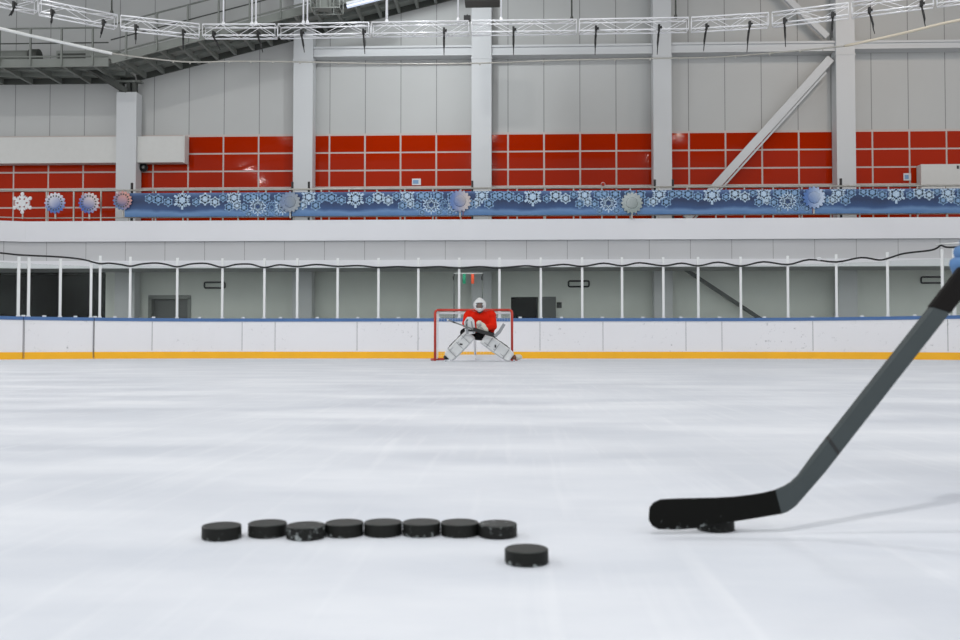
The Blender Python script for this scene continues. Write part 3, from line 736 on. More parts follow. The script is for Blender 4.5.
for i in range(len(segs) - 1):
    if segs[i] > 945: break
    s0, s1 = arc_of(segs[i]) + .04, arc_of(segs[i + 1]) - .04
    A, B = arc_at(s0), arc_at(s1); d = (B - A).normalized(); n = Vector((-d.y, d.x, 0)); L_ = (B - A).length
    t = thing('lighting_truss', 'bright aluminium lighting truss length ' + tl[i], 'truss', A, 'lighting truss lengths')
    V = Vector
    for dn, dz in ((0, 0), (0, -HT), (HT, 0), (HT, -HT)):
        mb = MB(); mb.tube([n * dn + V((0, 0, dz)), B - A + n * dn + V((0, 0, dz))], .02, 'alu', 8); mb.build('chord', t)
    mb = MB(); k = max(2, round(L_ / .55))
    for j in range(k):
        a, b = (B - A) * (j / k), (B - A) * ((j + 1) / k); up = j % 2
        for dn in (0, HT):
            z0, z1 = (0, -HT) if up else (-HT, 0); mb.tube([a + n * dn + V((0, 0, z0)), b + n * dn + V((0, 0, z1))], .0075, 'alu', 6)
        for dz in (0, -HT):
            u0, u1 = (0, HT) if up else (HT, 0); mb.tube([a + n * u0 + V((0, 0, dz)), b + n * u1 + V((0, 0, dz))], .0075, 'alu', 6)
    mb.build('lacing', t)
    for e in (V((0, 0, 0)), B - A):
        mb = MB()
        for u, v in ((V((0, 0, 0)), n * HT), (V((0, 0, -HT)), n * HT + V((0, 0, -HT))), (V((0, 0, 0)), V((0, 0, -HT))), (n * HT, n * HT + V((0, 0, -HT)))): mb.tube([e + u, e + v + (u - u)], .008, 'alu', 6) if False else mb.tube([e + u, e + v], .008, 'alu', 6)
        mb.build('end_frame', t)
# hangers that carry the truss
hl = [(250, 'left one of the paired white hangers above the truss'), (255, 'right one of the paired white hangers above the truss'), (301.5, 'left one of the paired hangers by the second column'), (305.5, 'right one of the paired hangers by the second column'), (386, 'thick white hanger rod left of the middle column'), (458, 'white hanger rod with hook beside the middle column'), (500.5, 'pale hanger rod just right of the middle column'), (222, 'thin hanger rod left of the paired white hangers'), (109, 'thin dark hanger rod at upper left'), (572, 'thin chain hanger right of the middle column'), (677, 'thin hanger rod by the brace foot column')]
for x, lb in hl:
    p = arc_at(arc_of(x)); r = .035 if x == 386 else .022
    t = thing('truss_hanger', lb, 'hanger', p + Vector((0, .15, .0)), 'hangers above the truss')
    mb = MB(); mb.tube([(0, 0, .03), (0, 0, 4.2)], r, 'alu' if x not in (109, 572, 677) else 'steel_black', 8); mb.build('rod', t)
    mb = MB(); mb.lathe([(.035, .022), (.045, .05), (.045, .1), (.025, .14)], 'alu' if x not in (109, 572, 677) else 'steel_black', 10); mb.build('shackle', t)
# black clamps with cable tails under the truss
hk = [(15, 9, 21, -5), (53, 20, 33, -1), (104, 26, 43, -3), (137, 30, 49, 0), (184, 34, 54, 0), (214, 35, 53, 7), (258, 36, 57, 5), (302, 36, 58, 3), (363.5, 35, 60, 1.5), (444, 33, 61, 0), (514, 30, 59, 0), (595, 26, 56, -1), (659, 24, 55, -2), (706, 25, 53, -3), (749, 21, 53, -3), (783.5, 19, 49, 1), (832, 12, 38, -1), (868, 7, 34, 5), (921, -2, 27, 4)]
for i, (x, y0, y1, lean) in enumerate(hk):
    p = arc_at(arc_of(x)) + Vector((0, -.06, -HT)); dep = -(RM.transposed() @ (p - CAM)).z; u = dep / F
    xp = 480 + F * (RM.transposed() @ (p - CAM)).x / dep
    t = thing('cable_clamp', 'black clamp with hanging cable tail, %s from the left under the truss' % ORD[i], 'clamp', p, 'black clamps under the lighting truss')
    mb = MB(); mb.box(-.028, .028, -.04, .04, -.05, .1, 'black'); mb.box(.028, .075, -.02, .02, .0, .06, 'black'); mb.tube([(0, 0, -.04), (lean * u * .3, 0, -.16)], .024, 'black', 8); mb.build('clamp_body', t)
    zend = -max(.2, (y1 - y0) * u * .85)
    mb = MB(); mb.tube([(lean * u * .3, 0, -.14), (lean * u * .7, 0, -.14 + zend * .35), (lean * u * .75, .01, zend * .75), (lean * u, 0, zend)], [.03, .027, .014, .01], 'black', 8); mb.build('tail', t)
# pipe ring and festoon cord below it
ZR = 8.05
for nm, pts, r, m, lb in (('pipe', [(-40, 19), (0, 28.5), (30, 35.5), (60, 42), (100, 51), (112, 53.5)], .042, 'white_pipe', 'bright white curved pipe crossing in front of the level gallery'),
                          ('cord', [(112, 53.5), (150, 58.5), (190, 62), (240, 61.3), (300, 62), (400, 64), (480, 63.2), (560, 60.3), (650, 58.5), (720, 57), (800, 50.5), (845, 46)], .022, 'rail', 'thin slack cord strung across the columns below the truss'),
                          ('pipe', [(845, 46), (900, 34), (940, 24.2), (960, 20), (1000, 11)], .035, 'cream', 'cream curved pipe rising to the right edge below the truss')):
    P = smooth_line([at_z(x, y, ZR) for x, y in pts], 5); mb = MB(); mb.tube(P, r, m, 8)
    if nm == 'cord':
        for k in range(8, len(P) - 3, 2): mb.ell(P[k] + Vector((0, 0, -.03)), (.022, .022, .03), 'rail', n=8)
    o = mb.build(nm, origin=P[len(P) // 2]); tag(o, lb, nm)
# dark boxes at the top edge by the middle column
c = at_Y(482, -8, 27.0); t = thing('loudspeaker', 'dark loudspeaker box cut by the top edge above the middle column', 'loudspeaker', c)
mb = MB(); mb.box(-.5, .52, -.3, .3, -.36, .4, 'steel_black'); mb.build('cabinet', t, bevel=.02)
mb = MB(); mb.box(-.44, .46, -.32, -.3, -.3, .34, 'black'); mb.build('grille', t)
for X in (-.35, .35):
    mb = MB(); mb.tube([(X, 0, .4), (X, 0, 15 - c.z)], .02, 'steel_black', 8); mb.build('hanging_rod', t)
c = arc_at(arc_of(467)) + Vector((0, .1, .03)); mb = MB(); mb.box(-.09, .09, -.08, .08, 0, .13, 'black'); mb.tube([(-.05, 0, .13), (0, 0, .17), (.05, 0, .13)], .012, 'black', 6); o = mb.build('control_box'); o.location = c; tag(o, 'small black box sitting on the truss left of the middle column', 'box')
# basket fixture and strip light under the sloping gallery
c = at_Y(327, 3, 28.6); t = thing('projector_cage', 'pale wire cage hung under the sloping gallery', 'cage', c)
mb = MB()
for X in (-.45, -.15, .15, .45):
    for Yy in (-.3, .3): mb.tube([(X, Yy, -.25), (X, Yy, .7)], .018, 'steel_deck', 6)
for z in (-.25, .1, .45):
    mb.tube([(-.45, -.3, z), (.45, -.3, z), (.45, .3, z), (-.45, .3, z), (-.45, -.3, z)], .02, 'steel_deck', 6)
mb.build('frame', t)
mb = MB(); mb.box(-.3, .1, -.22, .22, -.2, .35, 'steel_dark'); mb.build('device', t)
a, b = at_Y(347, 6.8, 28.9), at_Y(402, -7, 28.9); t = thing('strip_light', 'pale strip light slanting under the sloping gallery at the top edge', 'light', a)
mb = MB(); mb.bar((0, 0, .07), b - a + Vector((0, 0, .07)), .22, .08, 'white_paint'); mb.build('housing', t)
mb = MB(); mb.bar((0, 0, 0), b - a, .14, .06, 'strip'); mb.build('diffuser', t)

# roof far above the frame
mb = MB(); mb.box(-24, 24, -8, YW, 15, 15.25, 'gallery_roof'); struct(mb.build('ceiling'))

# ------------------------------------------------------------------ goal
t = thing('hockey_goal', 'red framed hockey goal with white net behind the goalie', 'goal', (XG, YG, 0))
hw = (XY(512, YG) - XY(435, YG)) / 2; gh = ZY(310, YG) ; r = .03
for s in (-1, 1):
    mb = MB(); mb.tube([(s * hw, 0, 0), (s * hw, 0, gh - .08), (s * (hw - .012), 0, gh - .03), (s * (hw - .05), 0, gh)], r, 'red_pipe', 12); mb.build('goalpost', t)
mb = MB(); mb.tube([(-hw + .05, 0, gh), (hw - .05, 0, gh)], r, 'red_pipe', 12); mb.build('crossbar', t)
BD, TDp = 1.05, .5
base = [(-hw, 0)] + [(-hw - .12 * math.sin(k / 8 * PI), BD * k / 8 * .8) for k in range(1, 9)] + [(-hw + .25, BD), (0, BD + .02), (hw - .25, BD)] + [(hw + .12 * math.sin(k / 8 * PI), BD * k / 8 * .8) for k in range(8, 0, -1)] + [(hw, 0)]
mb = MB(); mb.tube([(x, y, .03) for x, y in base], .028, 'red_pipe', 10); mb.build('base_frame', t)
z1 = gh - .06
mb = MB(); mb.tube([(-hw + .04, TDp, z1), (hw - .04, TDp, z1)], .022, 'net', 8)
for sg in (-1, 1): mb.tube([(sg * (hw - .04), .02, gh - .03), (sg * (hw - .04), TDp, z1)], .02, 'net', 8)
mb.build('top_frame', t)
mb = MB(); mb.tube([(0, BD, .05), (0, TDp, z1)], .03, 'net', 8); mb.tube([(0, BD - .05, .04), (0, .6, .03)], .025, 'net', 8); mb.build('centre_strut', t)
mb = MB()
# padded white skirt along the base
mb.strip([(-hw + .2, BD - .12), (hw - .2, BD - .12)], .0, .14, -.03, .03, 'net'); mb.build('skirt', t)
mb = MB()
def netgrid(P, Q, R, S, nu, nv):
    g = [[mb.bm.verts.new(Vector(P).lerp(Vector(Q), i / nu).lerp(Vector(S).lerp(Vector(R), i / nu), j / nv)) for i in range(nu + 1)] for j in range(nv + 1)]
    for j in range(nv):
        for i in range(nu): mb.face([g[j][i], g[j][i + 1], g[j + 1][i + 1], g[j + 1][i]], 'net')
netgrid((-hw, BD * .9, .04), (hw, BD * .9, .04), (hw - .05, TDp, z1), (-hw + .05, TDp, z1), 26, 16)
for s in (-1, 1): netgrid((s * hw, .04, .04), (s * hw, BD * .9, .04), (s * (hw - .05), TDp, z1), (s * (hw - .03), .04, gh - .05), 12, 16)
netgrid((-hw + .04, .04, gh - .05), (hw - .04, .04, gh - .05), (hw - .05, TDp, z1), (-hw + .05, TDp, z1), 26, 7)
o = mb.build('net', t); w = o.modifiers.new('cord', 'WIREFRAME'); w.thickness = .0042; w.use_even_offset = False

# ------------------------------------------------------------------ goalie
GY = 21.3
G0 = at_Y(480, 345, GY); G0.z = 0
S = (at_Y(481, 345, GY) - at_Y(480, 345, GY)).length     # metres per pixel at the goalie
def g(x, y, Y=0.): return Vector(((x - 480) * S, Y, at_Y(480, y, GY).z))
gk = thing('person', 'goalie in red jersey and white mask crouching in front of the goal, holding stick across', 'person', G0)
V = Vector
# body under the kit: one continuous figure
hipL, hipR = V((-.17, .22, .66)), V((.17, .22, .64))
knL, knR = V((-.25, -.14, .58)), V((.22, -.14, .53)); anL, anR = V((-.70, -.12, .15)), V((.70, -.12, .15))
shL, shR = V((-.25, .02, 1.06)), V((.25, .02, 1.06)); elL, elR = V((-.32, -.08, .86)), V((.30, -.08, .80)); hdL, hdR = V((-.20, -.34, .80)), V((.06, -.34, .76))
mb = MB(); b_ = 'pants'
mb.ell((0, .2, .68), (.2, .16, .16), b_); mb.cap((0, .18, .7), (0, .02, .98), .15, .17, b_); mb.cap((0, 0, 1.05), (0, -.1, 1.2), .07, .06, b_)
mb.ell((0, -.13, 1.27), (.075, .095, .115), b_)
for sh, el, hd, hp, kn, an in ((shL, elL, hdL, hipL, knL, anL), (shR, elR, hdR, hipR, knR, anR)):
    mb.cap((0, .0, 1.0), sh, .1, .07, b_); mb.cap(sh, el, .065, .05, b_); mb.cap(el, hd, .05, .035, b_)
    mb.cap(hp, kn, .11, .075, b_); mb.cap(kn, an, .07, .05, b_); mb.cap(an, an + V((0, -.12, -.07)), .05, .035, b_)
o = mb.build('body', gk); solidify_union(o, .016, 4)
# jersey over bulky shoulder and arm pads
mb = MB(); j = 'jersey'
mb.ell((0, .06, .88), (.27, .21, .26), j); mb.ell((0, .0, 1.0), (.29, .18, .16), j)
for sh, el, hd, sg in ((shL, elL, hdL, -1), (shR, elR, hdR, 1)):
    mb.ell(sh + V((sg * .005, 0, -.01)), (.125, .14, .11), j); mb.cap(sh, el, .115, .095, j); mb.cap(el, el.lerp(hd, .6), .09, .07, j); mb.cap((0, .05, .95), sh, .15, .12, j)
mb.cap(V((.2, .05, .85)), V((.28, -.02, .72)), .12, .06, j)
o = mb.build('jersey', gk); solidify_union(o, .016, 5, .022, .14)
# hockey pants
mb = MB(); mb.ell((0, .2, .64), (.27, .19, .16), 'pants')
mb.cap(hipL + V((-.05, 0, .02)), knL + V((-.04, .06, .05)), .16, .125, 'pants'); mb.cap(hipR, knR + V((.02, .07, .02)), .15, .115, 'pants'); mb.cap(hipL + V((-.08, 0, .04)), g(463.5, 332.5, -.02), .13, .085, 'pants'); mb.ell((0, .0, .58), (.14, .14, .1), 'pants')
o = mb.build('pants', gk); solidify_union(o, .018, 4, .01, .1)
# leg pads: a thick slab per leg with rolls, straps and a flared boot
def leg_pad(top, bot, sgn, name='leg_pad'):
    top, bot = V(top), V(bot); d = (bot - top).normalized(); L_ = (bot - top).length
    nrm = V((0, -1, 0)); side = d.cross(nrm).normalized(); nrm = side.cross(d).normalized()
    if nrm.y > 0: nrm = -nrm; side = -side
    mb = MB(); rows = []
    prof = [(0, .115, .03), (.03, .135, .06), (.2, .142, .075), (.36, .146, .085), (.46, .148, .075), (.50, .148, .085), (.75, .142, .075), (.80, .138, .065), (.84, .14, .075), (.95, .128, .085), (1., .095, .06)]
    for s, w, th in prof:
        c = top + d * (s * L_); bend = nrm * (-.06 * max(0, .35 - s)) + nrm * (.10 * max(0, s - .8))
        ring = []
        for u, v in ((-1, -.9), (-1, .3), (-.82, 1), (-.3, .86), (.3, .86), (.82, 1), (1, .3), (1, -.9)): ring.append(mb.bm.verts.new(c + bend + side * (u * w) + nrm * (v * th)))
        rows.append(ring)
    for A_, B_ in zip(rows, rows[1:]):
        for i in range(8): mb.face([A_[i], A_[(i + 1) % 8], B_[(i + 1) % 8], B_[i]], 'pad')
    mb.face(rows[0], 'pad'); mb.face(rows[-1][::-1], 'pad')
    o = mb.build(name, gk, bevel=.012)
    # grooves and printed marks
    mk = MB()
    for s in (.22, .48, .8):
        c = top + d * (s * L_) + nrm * .072; mk.bar(c - side * .125, c + side * .125, .012, .012, 'pad_trim', up=nrm)
    c = top + d * (.42 * L_) + nrm * .074; mk.bar(c - side * .03 - d * .02, c + side * .02 + d * .02, .03, .012, 'black', up=nrm)
    mk.bar(top + d * (.1 * L_) + side * .07 + nrm * .066, top + d * (.78 * L_) + side * .075 + nrm * .066, .012, .012, 'pad_trim', up=nrm)
    m_ = mk.build('stitching', o)
    mk = MB()
    out = side if (side.x * sgn > 0 and False) else side
    for sd in (side, -side):
        if sd.z > 0:
            for s in (.3, .52, .66): c = top + d * (s * L_) + sd * .15 - nrm * .02; mk.bar(c - d * .045, c + d * .05, .05, .03, 'black', up=sd)
            mk.bar(top + d * (.35 * L_) + sd * .148, top + d * (.8 * L_) + sd * .144, .05, .018, 'black', up=sd)
    s_ = mk.build('strap', o)
    return o
leg_pad(g(471.5, 334, -.26), g(448.5, 357.5, -.2), -1); leg_pad(g(483.5, 338, -.26), g(511.5, 357.5, -.2), 1)
# skates
for x, sg in ((446.5, -1), (514, 1)):
    p = g(x, 359, -.2); p.z = .075
    mb = MB(); mb.ell(p + V((0, .06, .02)), (.06, .15, .06), 'black' if sg < 0 else 'boot_brown', n=14); o = mb.build('skate', gk)
    mb = MB(); mb.box(p.x - .02, p.x + .02, p.y - .1, p.y + .2, .0, .05, 'blade_steel'); b2 = mb.build('runner', o)
    if sg > 0:
        mb = MB(); mb.ell(p + V((.09, .06, .03)), (.10, .1, .065), 'catch', n=14); mb.build('toe_cover', o)
# blocker: rectangular board on the back of the hand
c = g(470.6, 326, -.42); mb = MB()
R_ = Matrix.Rotation(math.radians(-8), 3, 'Y') @ Matrix.Rotation(math.radians(12), 3, 'X')
pr = [(-.10, -.19), (.09, -.19), (.115, -.12), (.115, .1), (.06, .19), (-.03, .20), (-.12, .10), (-.12, -.12)]
mb.prism_xz(pr, -.035, .03, 'pad'); o = mb.build('blocker', gk, bevel=.008); o.matrix_local = Matrix.Translation(c) @ R_.to_4x4()
mb = MB(); mb.bar((-.075, -.038, -.17), (-.06, -.038, .12), .012, .05, 'pad_trim', up=(1, 0, 0)); mb.bar((.06, -.038, -.17), (.05, -.038, .1), .012, .03, 'pad_trim', up=(1, 0, 0)); mb.bar((-.06, -.039, .12), (-.02, -.039, .15), .012, .03, 'steel_black', up=(0, 0, 1)); mb.bar((-.1, -.039, -.05), (-.06, -.039, .06), .012, .022, 'steel_black', up=(1, 0, 0)); mb.build('piping', o)
# hand inside the blocker gripping the stick: palm and curled fingers
mb = MB(); h = 'pants'
pc = hdL + V((0, -.02, -.04)); mb.ell(pc, (.05, .04, .05), h, n=12)
for k in range(4):
    a = pc + V((-.04 + .027 * k, -.02, -.02)); mb.tube([a, a + V((.0, -.05, -.015)), a + V((0, -.055, -.05)), a + V((0, -.02, -.06))], [.014, .013, .012, .010], h, 8)
mb.tube([pc + V((.045, 0, .02)), pc + V((.06, -.045, .0)), pc + V((.045, -.06, -.03))], [.016, .014, .011], h, 8); mb.build('glove_palm', gk)
# catching glove
c = g(482, 327, -.42); mb = MB(); q = 'catch'
mb.ell(c, (.12, .05, .10), q, rot=Matrix.Rotation(.5, 3, 'Y')); mb.ell(c + V((-.05, -.01, .075)), (.07, .045, .065), q); mb.ell(c + V((.075, .0, -.06)), (.08, .05, .06), q)
mb.ell(c + V((.11, .03, -.09)), (.05, .05, .05), q)
o = mb.build('catching_glove', gk); solidify_union(o, .012, 3)
mb = MB(); cc = c + V((-.03, -.05, .035)); mb.ell(cc, (.035, .015, .04), 'pad_trim', n=10)
for k in range(3): mb.bar(c + V((-.1 + .05 * k, -.052, .05 - .03 * k)), c + V((-.05 + .05 * k, -.056, -.03 - .02 * k)), .01, .012, 'pad_trim'); 
mb.build('pocket', o)
# head with a face, then mask and cage over it
hc = g(480, 305.2, -.16)
hd_ = MB(); k = 'skin'
hd_.ell(hc + V((0, 0, .01)), (.078, .098, .115), k); hd_.ell(hc + V((0, -.03, -.06)), (.055, .062, .06), k); hd_.ell(hc + V((0, -.102, -.012)), (.014, .022, .022), k, n=10)
for s in (-1, 1): hd_.ell(hc + V((s * .08, .0, -.005)), (.012, .025, .032), k, n=10)
hd = hd_.build('head', gk); solidify_union(hd, .007, 3)
mb = MB()
for s in (-1, 1): mb.ell(hc + V((s * .032, -.092, .018)), (.013, .01, .009), 'eye', n=10); mb.bar(hc + V((s * .015, -.099, .036)), hc + V((s * .05, -.09, .038)), .008, .007, 'eye')
mb.build('eyes', hd)
mb = MB(); mb.ell(hc + V((0, -.09, -.055)), (.026, .01, .008), 'lip', n=10); mb.build('mouth', hd)
mb = MB(); bm = mb.bm
Rm = Matrix.Translation(hc + V((0, .0, .0))) @ Matrix.Diagonal((.146, .16, .168, 1))
gg = bmesh.ops.create_uvsphere(bm, u_segments=40, v_segments=28, radius=1, matrix=Rm)
mb.mi('pad')
for v in bm.verts:
    l = v.co - hc
    if l.z < -.05 and l.y < .02: v.co.x = hc.x + l.x * (1 - .9 * min(.5, (-.05 - l.z) / .16)); v.co.y -= .03 * min(1, (-.05 - l.z) / .08); v.co.z -= .015 * min(1, (-.05 - l.z) / .08)
    if l.z > .06: v.co.x = hc.x + l.x * (1 - .5 * (l.z - .06) / .16)
dead = []
for f in bm.faces:
    c_ = f.calc_center_median() - hc
    if c_.y < -.07 and abs(c_.x) < .075 and -.075 < c_.z < .045: dead.append(f)
    elif c_.z < -.12 and c_.y > .0: dead.append(f)
bmesh.ops.delete(bm, geom=dead, context='FACES')
for f in bm.faces: f.smooth = True
o = mb.build('mask', gk); sm = o.modifiers.new('shell', 'SOLIDIFY'); sm.thickness = .01; mask = o
mb = MB()
for xx in (-.06, -.036, -.012, .012, .036, .06): mb.tube([hc + V((xx, -.135 + abs(xx) * .3, .07)), hc + V((xx, -.168 + abs(xx) * .4, .0)), hc + V((xx * .95, -.155 + abs(xx) * .3, -.065))], .0035, 'cage', 6)
for zz in (.04, .012, -.016, -.044): mb.tube([hc + V((-.085, -.115, zz)), hc + V((-.04, -.155, zz)), hc + V((0, -.17, zz)), hc + V((.04, -.155, zz)), hc + V((.085, -.115, zz))], .0035, 'cage', 6)
mb.build('cage', mask)
mb = MB(); mb.tube([hc + V((-.055, -.04, -.15)), hc + V((0, -.09, -.185)), hc + V((.055, -.04, -.15))], .02, 'black', 8); mb.build('throat_guard', mask)

# goalie stick, held across the body
a, b, c2 = g(449, 320.5, -.40), g(474, 329.5, -.50), g(495.5, 336, -.52)
st = thing('goalie_stick', 'goalie stick with dark paddle and pale blade held across the goalie', 'hockey stick', G0 + b)
st.rotation_euler = (0, 0, 0)
mb = MB(); mb.bar(a - b, V((0, 0, 0)), .02, .03, 'pole_grey'); mb.build('shaft', st)
mb = MB(); mb.bar(V((0, 0, 0)), c2 - b, .024, .085, 'black'); mb.build('paddle', st, bevel=.006)
mb = MB(); e = g(504.5, 324.5, -.56); p2 = g(500, 332, -.54)
mb.bar(c2 - b + V((-.01, 0, -.015)), p2 - b, .022, .075, 'pad_trim', up=(-.7, 0, .7)); mb.bar(p2 - b - (p2 - c2) * .05, e - b, .022, .07, 'pad_trim', up=(-.8, 0, .5)); mb.build('blade', st, bevel=.006)
mb = MB(); mb.ell(a - b, (.025, .025, .022), 'sign_white', n=10); mb.bar(a - b + (b - a) * .2, a - b + (b - a) * .3, .024, .034, 'black'); mb.build('butt_tape', st)

# ------------------------------------------------------------------ pucks
def puck_mesh(m, mt):
    mb = MB(); R_, H_ = .0381, .0254
    prof = [(.030, 0), (.0362, .0), (.0375, .0014), (R_, .003)]
    for k in range(5): z = .004 + k * .0035; prof += [(R_, z), (R_ - .0006, z + .0017)]
    prof += [(R_, H_ - .003), (.0375, H_ - .0013), (.0362, H_), (.0335, H_), (.033, H_ - .0004), (.001, H_ - .0003)]
    mb.lathe(prof[:-4], m, 56); mb.lathe(prof[-5:], mt, 56); return mb
pk = [(221.5, 542, .15, 'puck standing alone at the left end of the row', -8), (267.5, 539.2, .17, 'puck second from the left end of the row, gap on its left', -7), (306.5, 541.6, .165, 'snowiest puck of the row, white flecks all round its edge', -1.5),
      (345, 538.8, .15, 'puck just right of the snowiest one in the row', -7), (382.5, 538.3, .12, 'clean dark puck, fifth from the left end of the row', -8), (421, 538.3, .17, 'puck with one bright snow fleck on its edge, sixth from left', -7), (459.5, 538.6, .11, 'clean dark puck, second from the right end of the row', -8), (497.5, 540, .0, 'puck at the right end of the row, pale snow on top', 6),
      (526.5, 568, .19, 'single puck lying nearest the camera in front of the row', -13), (715.5, 533.2, .15, 'puck half hidden under the stick blade', -8)]
pos = []
for i, (x, y, am, lb, zb) in enumerate(pk):
    p = at_z(x, y, 0); dv = V((p.x, p.y, 0)).normalized(); p = p + dv * .0381
    pos.append(p)
for it in range(30):                                # neighbours in the row only just touch
    for a in range(len(pos)):
        for b in range(a + 1, len(pos)):
            d = pos[b] - pos[a]
            if d.length < .0765: m_ = (.0765 - d.length) / 2; d.normalize(); pos[a] -= d * m_; pos[b] += d * m_
for i, (x, y, am, lb, zb) in enumerate(pk):
    m = snow_rubber('puck_rubber', (16, 18, 15), am + .05, i + 1.3, 90, zb, .6, .25)
    mt = snow_rubber('puck_top_sheen', (44, 49, 47), am - .13 if zb < -2 else (.19 if zb > 0 else .14), i + 5.3, 60, 0, .45, .5)  # top sheen painted as a lighter base colour, snow flecks over it
    o = puck_mesh(m, mt).build('puck'); o.location = pos[i]; o.rotation_euler.z = i * 1.1; tag(o, 'black rubber ' + lb, 'puck', 'black pucks on the ice')

# ------------------------------------------------------------------ the near stick
st = thing('hockey_stick', 'black taped hockey stick slanting in from the right over a puck', 'hockey stick', at_d(778, 505, 1.853))
ob = st.location.copy()
def zz(x, y): return (640 + x / 5.333, 470 + y / 5.333)
topE = [(52, 200), (72, 174), (110, 157), (200, 152), (300, 150), (400, 148), (500, 143), (600, 131), (660, 121), (722, 106)]
botE = [(48, 270), (66, 300), (100, 318), (200, 321), (300, 313), (400, 298), (500, 277), (600, 262), (670, 250), (756, 236)]
def bd(x): return 1.853 - .012 * ((782 - x) / 130) ** 2      # blade curves a little towards the camera at the toe
TH = .0055
mb = MB(); rows = []
for (a, b) in zip(topE, botE):
    (x0, y0), (x1, y1) = zz(*a), zz(*b); P0, P1 = at_d(x0, y0, bd(x0)) - ob, at_d(x1, y1, bd(x1)) - ob; n = V((0, 1, 0)) * TH
    m0 = P0.lerp(P1, .06); m1 = P0.lerp(P1, .94)
    rows.append([mb.bm.verts.new(v) for v in (P0 + n * .5, m0, m0.lerp(m1, .5), m1, P1 + n * .5, m1 + n, m0 + n)])
for A_, B_ in zip(rows, rows[1:]):
    for i in range(7):
        f = mb.face([A_[i], A_[(i + 1) % 7], B_[(i + 1) % 7], B_[i]], 'tape'); f.smooth = False
mb.face(rows[0], 'tape'); mb.face(rows[-1][::-1], 'tape'); mb.build('blade', st)
# hosel and shaft sections: left edge / right edge in the plane of the stick
lt = [(722, 106), (770, 88), (810, 66), (850, 30)]; rt = [(756, 236), (792, 222), (832, 194), (880, 140)]
L_ = [zz(*a) for a in lt] + [(812, 459), (832, 436.5), (844, 423)]; R_ = [zz(*a) for a in rt] + [(826, 472), (842, 451.5), (857, 433)]
def sd(i): return 1.853 + .004 * i
def section(L_, R_, d0, d1, th, m, name):
    mb = MB(); rows = []; n_ = len(L_)
    for i, (a, b) in enumerate(zip(L_, R_)):
        d = d0 + (d1 - d0) * i / (n_ - 1); t = th[0] + (th[1] - th[0]) * i / (n_ - 1)
        P0, P1 = at_d(*a, d) - ob, at_d(*b, d) - ob; e = (P1 - P0) * .12; n = V((0, t, 0))
        rows.append([mb.bm.verts.new(v) for v in (P0 + n * .15, P0 + e, P1 - e, P1 + n * .15, P1 + n * .85, P1 - e + n, P0 + e + n, P0 + n * .85)])
    for A_, B_ in zip(rows, rows[1:]):
        for i in range(8): mb.face([A_[i], A_[(i + 1) % 8], B_[(i + 1) % 8], B_[i]], m)
    mb.face(rows[0], m); mb.face(rows[-1][::-1], m); return mb.build(name, st)
section(L_[:5], R_[:5], 1.853, 1.870, (.006, .017), 'shaft', 'hosel')
section([(812, 459), (827.5, 441.5)], [(826, 472), (838.5, 456)], 1.870, 1.874, (.017, .018), 'shaft', 'hosel_neck') if False else None
section([(812, 459), (932.3, 306.5)], [(826, 472), (950.5, 313)], 1.870, 1.90, (.018, .02), 'shaft', 'shaft')
section([(827.6, 439.2), (829.4, 436.9)], [(838.8, 455.6), (840.8, 453.1)], 1.8722, 1.8727, (.0195, .0195), 'black', 'seam')
section([(931.3, 306.5), (1180, -22)], [(951.5, 313), (1200, -12)], 1.899, 1.95, (.022, .022), 'grip', 'grip')

# ------------------------------------------------------------------ shooter just outside the right edge, one gloved hand in view
hp = at_d(984, 257, 1.93)
pz = thing('person', 'shooter in blue at the right edge, gloved hand closing on the hockey stick', 'person', (1.72, 2.25, 0))
o0 = pz.location; W = lambda v: V(v) - o0
uh = at_d(1176, -14, 1.95)
sR = V((1.42, 2.20, 1.32)); sL = V((1.92, 2.12, 1.36))
e1 = V((1.36, 2.06, .98)); e2 = V((2.02, 1.95, 1.06))
wr = hp + V((.10, .03, .10))
mb = MB(); b_ = 'pants'
mb.ell(W((1.72, 2.42, .92)), (.18, .14, .14), b_); mb.cap(W((1.72, 2.40, .95)), W((1.68, 2.2, 1.3)), .15, .17, b_); mb.cap(W((1.67, 2.16, 1.36)), W((1.65, 2.08, 1.5)), .05, .045, b_); mb.ell(W((1.64, 2.04, 1.60)), (.065, .08, .1), b_)
for sh, el, hd2 in ((sR, e1, wr), (sL, e2, uh)): mb.cap(W((1.68, 2.2, 1.3)), W(sh), .1, .075, b_); mb.cap(W(sh), W(el), .06, .048, b_); mb.cap(W(el), W(hd2), .046, .032, b_)
for sx in (-1, 1):
    hx, kx, fx = V((1.72 + sx * .1, 2.42, .86)), V((1.72 + sx * .17, 2.26, .50)), V((1.72 + sx * .2, 2.42, .12))
    mb.cap(W(hx), W(kx), .1, .07, b_); mb.cap(W(kx), W(fx), .065, .045, b_); mb.cap(W(fx), W(fx + V((-.02, -.15, -.05))), .05, .036, b_)
o = mb.build('body', pz); solidify_union(o, .018, 4)
mb = MB(); j = 'jersey_blue'
mb.cap(W((1.72, 2.38, .96)), W((1.68, 2.2, 1.27)), .185, .175, j)
for sh, el, hd2 in ((sR, e1, wr), (sL, e2, uh)): mb.cap(W((1.68, 2.2, 1.28)), W(sh), .12, .095, j); mb.cap(W(sh), W(el), .085, .07, j); mb.cap(W(el), W(V(el).lerp(V(hd2), .8)), .07, .05, j)
o = mb.build('jersey', pz); solidify_union(o, .018, 5, .015, .12)
mb = MB(); mb.ell(W((1.72, 2.42, .9)), (.2, .17, .15), 'pants')
for sx in (-1, 1): mb.cap(W((1.72 + sx * .1, 2.42, .84)), W((1.72 + sx * .155, 2.30, .57)), .135, .115, 'pants')
o = mb.build('pants', pz); solidify_union(o, .018, 4, .01, .1)
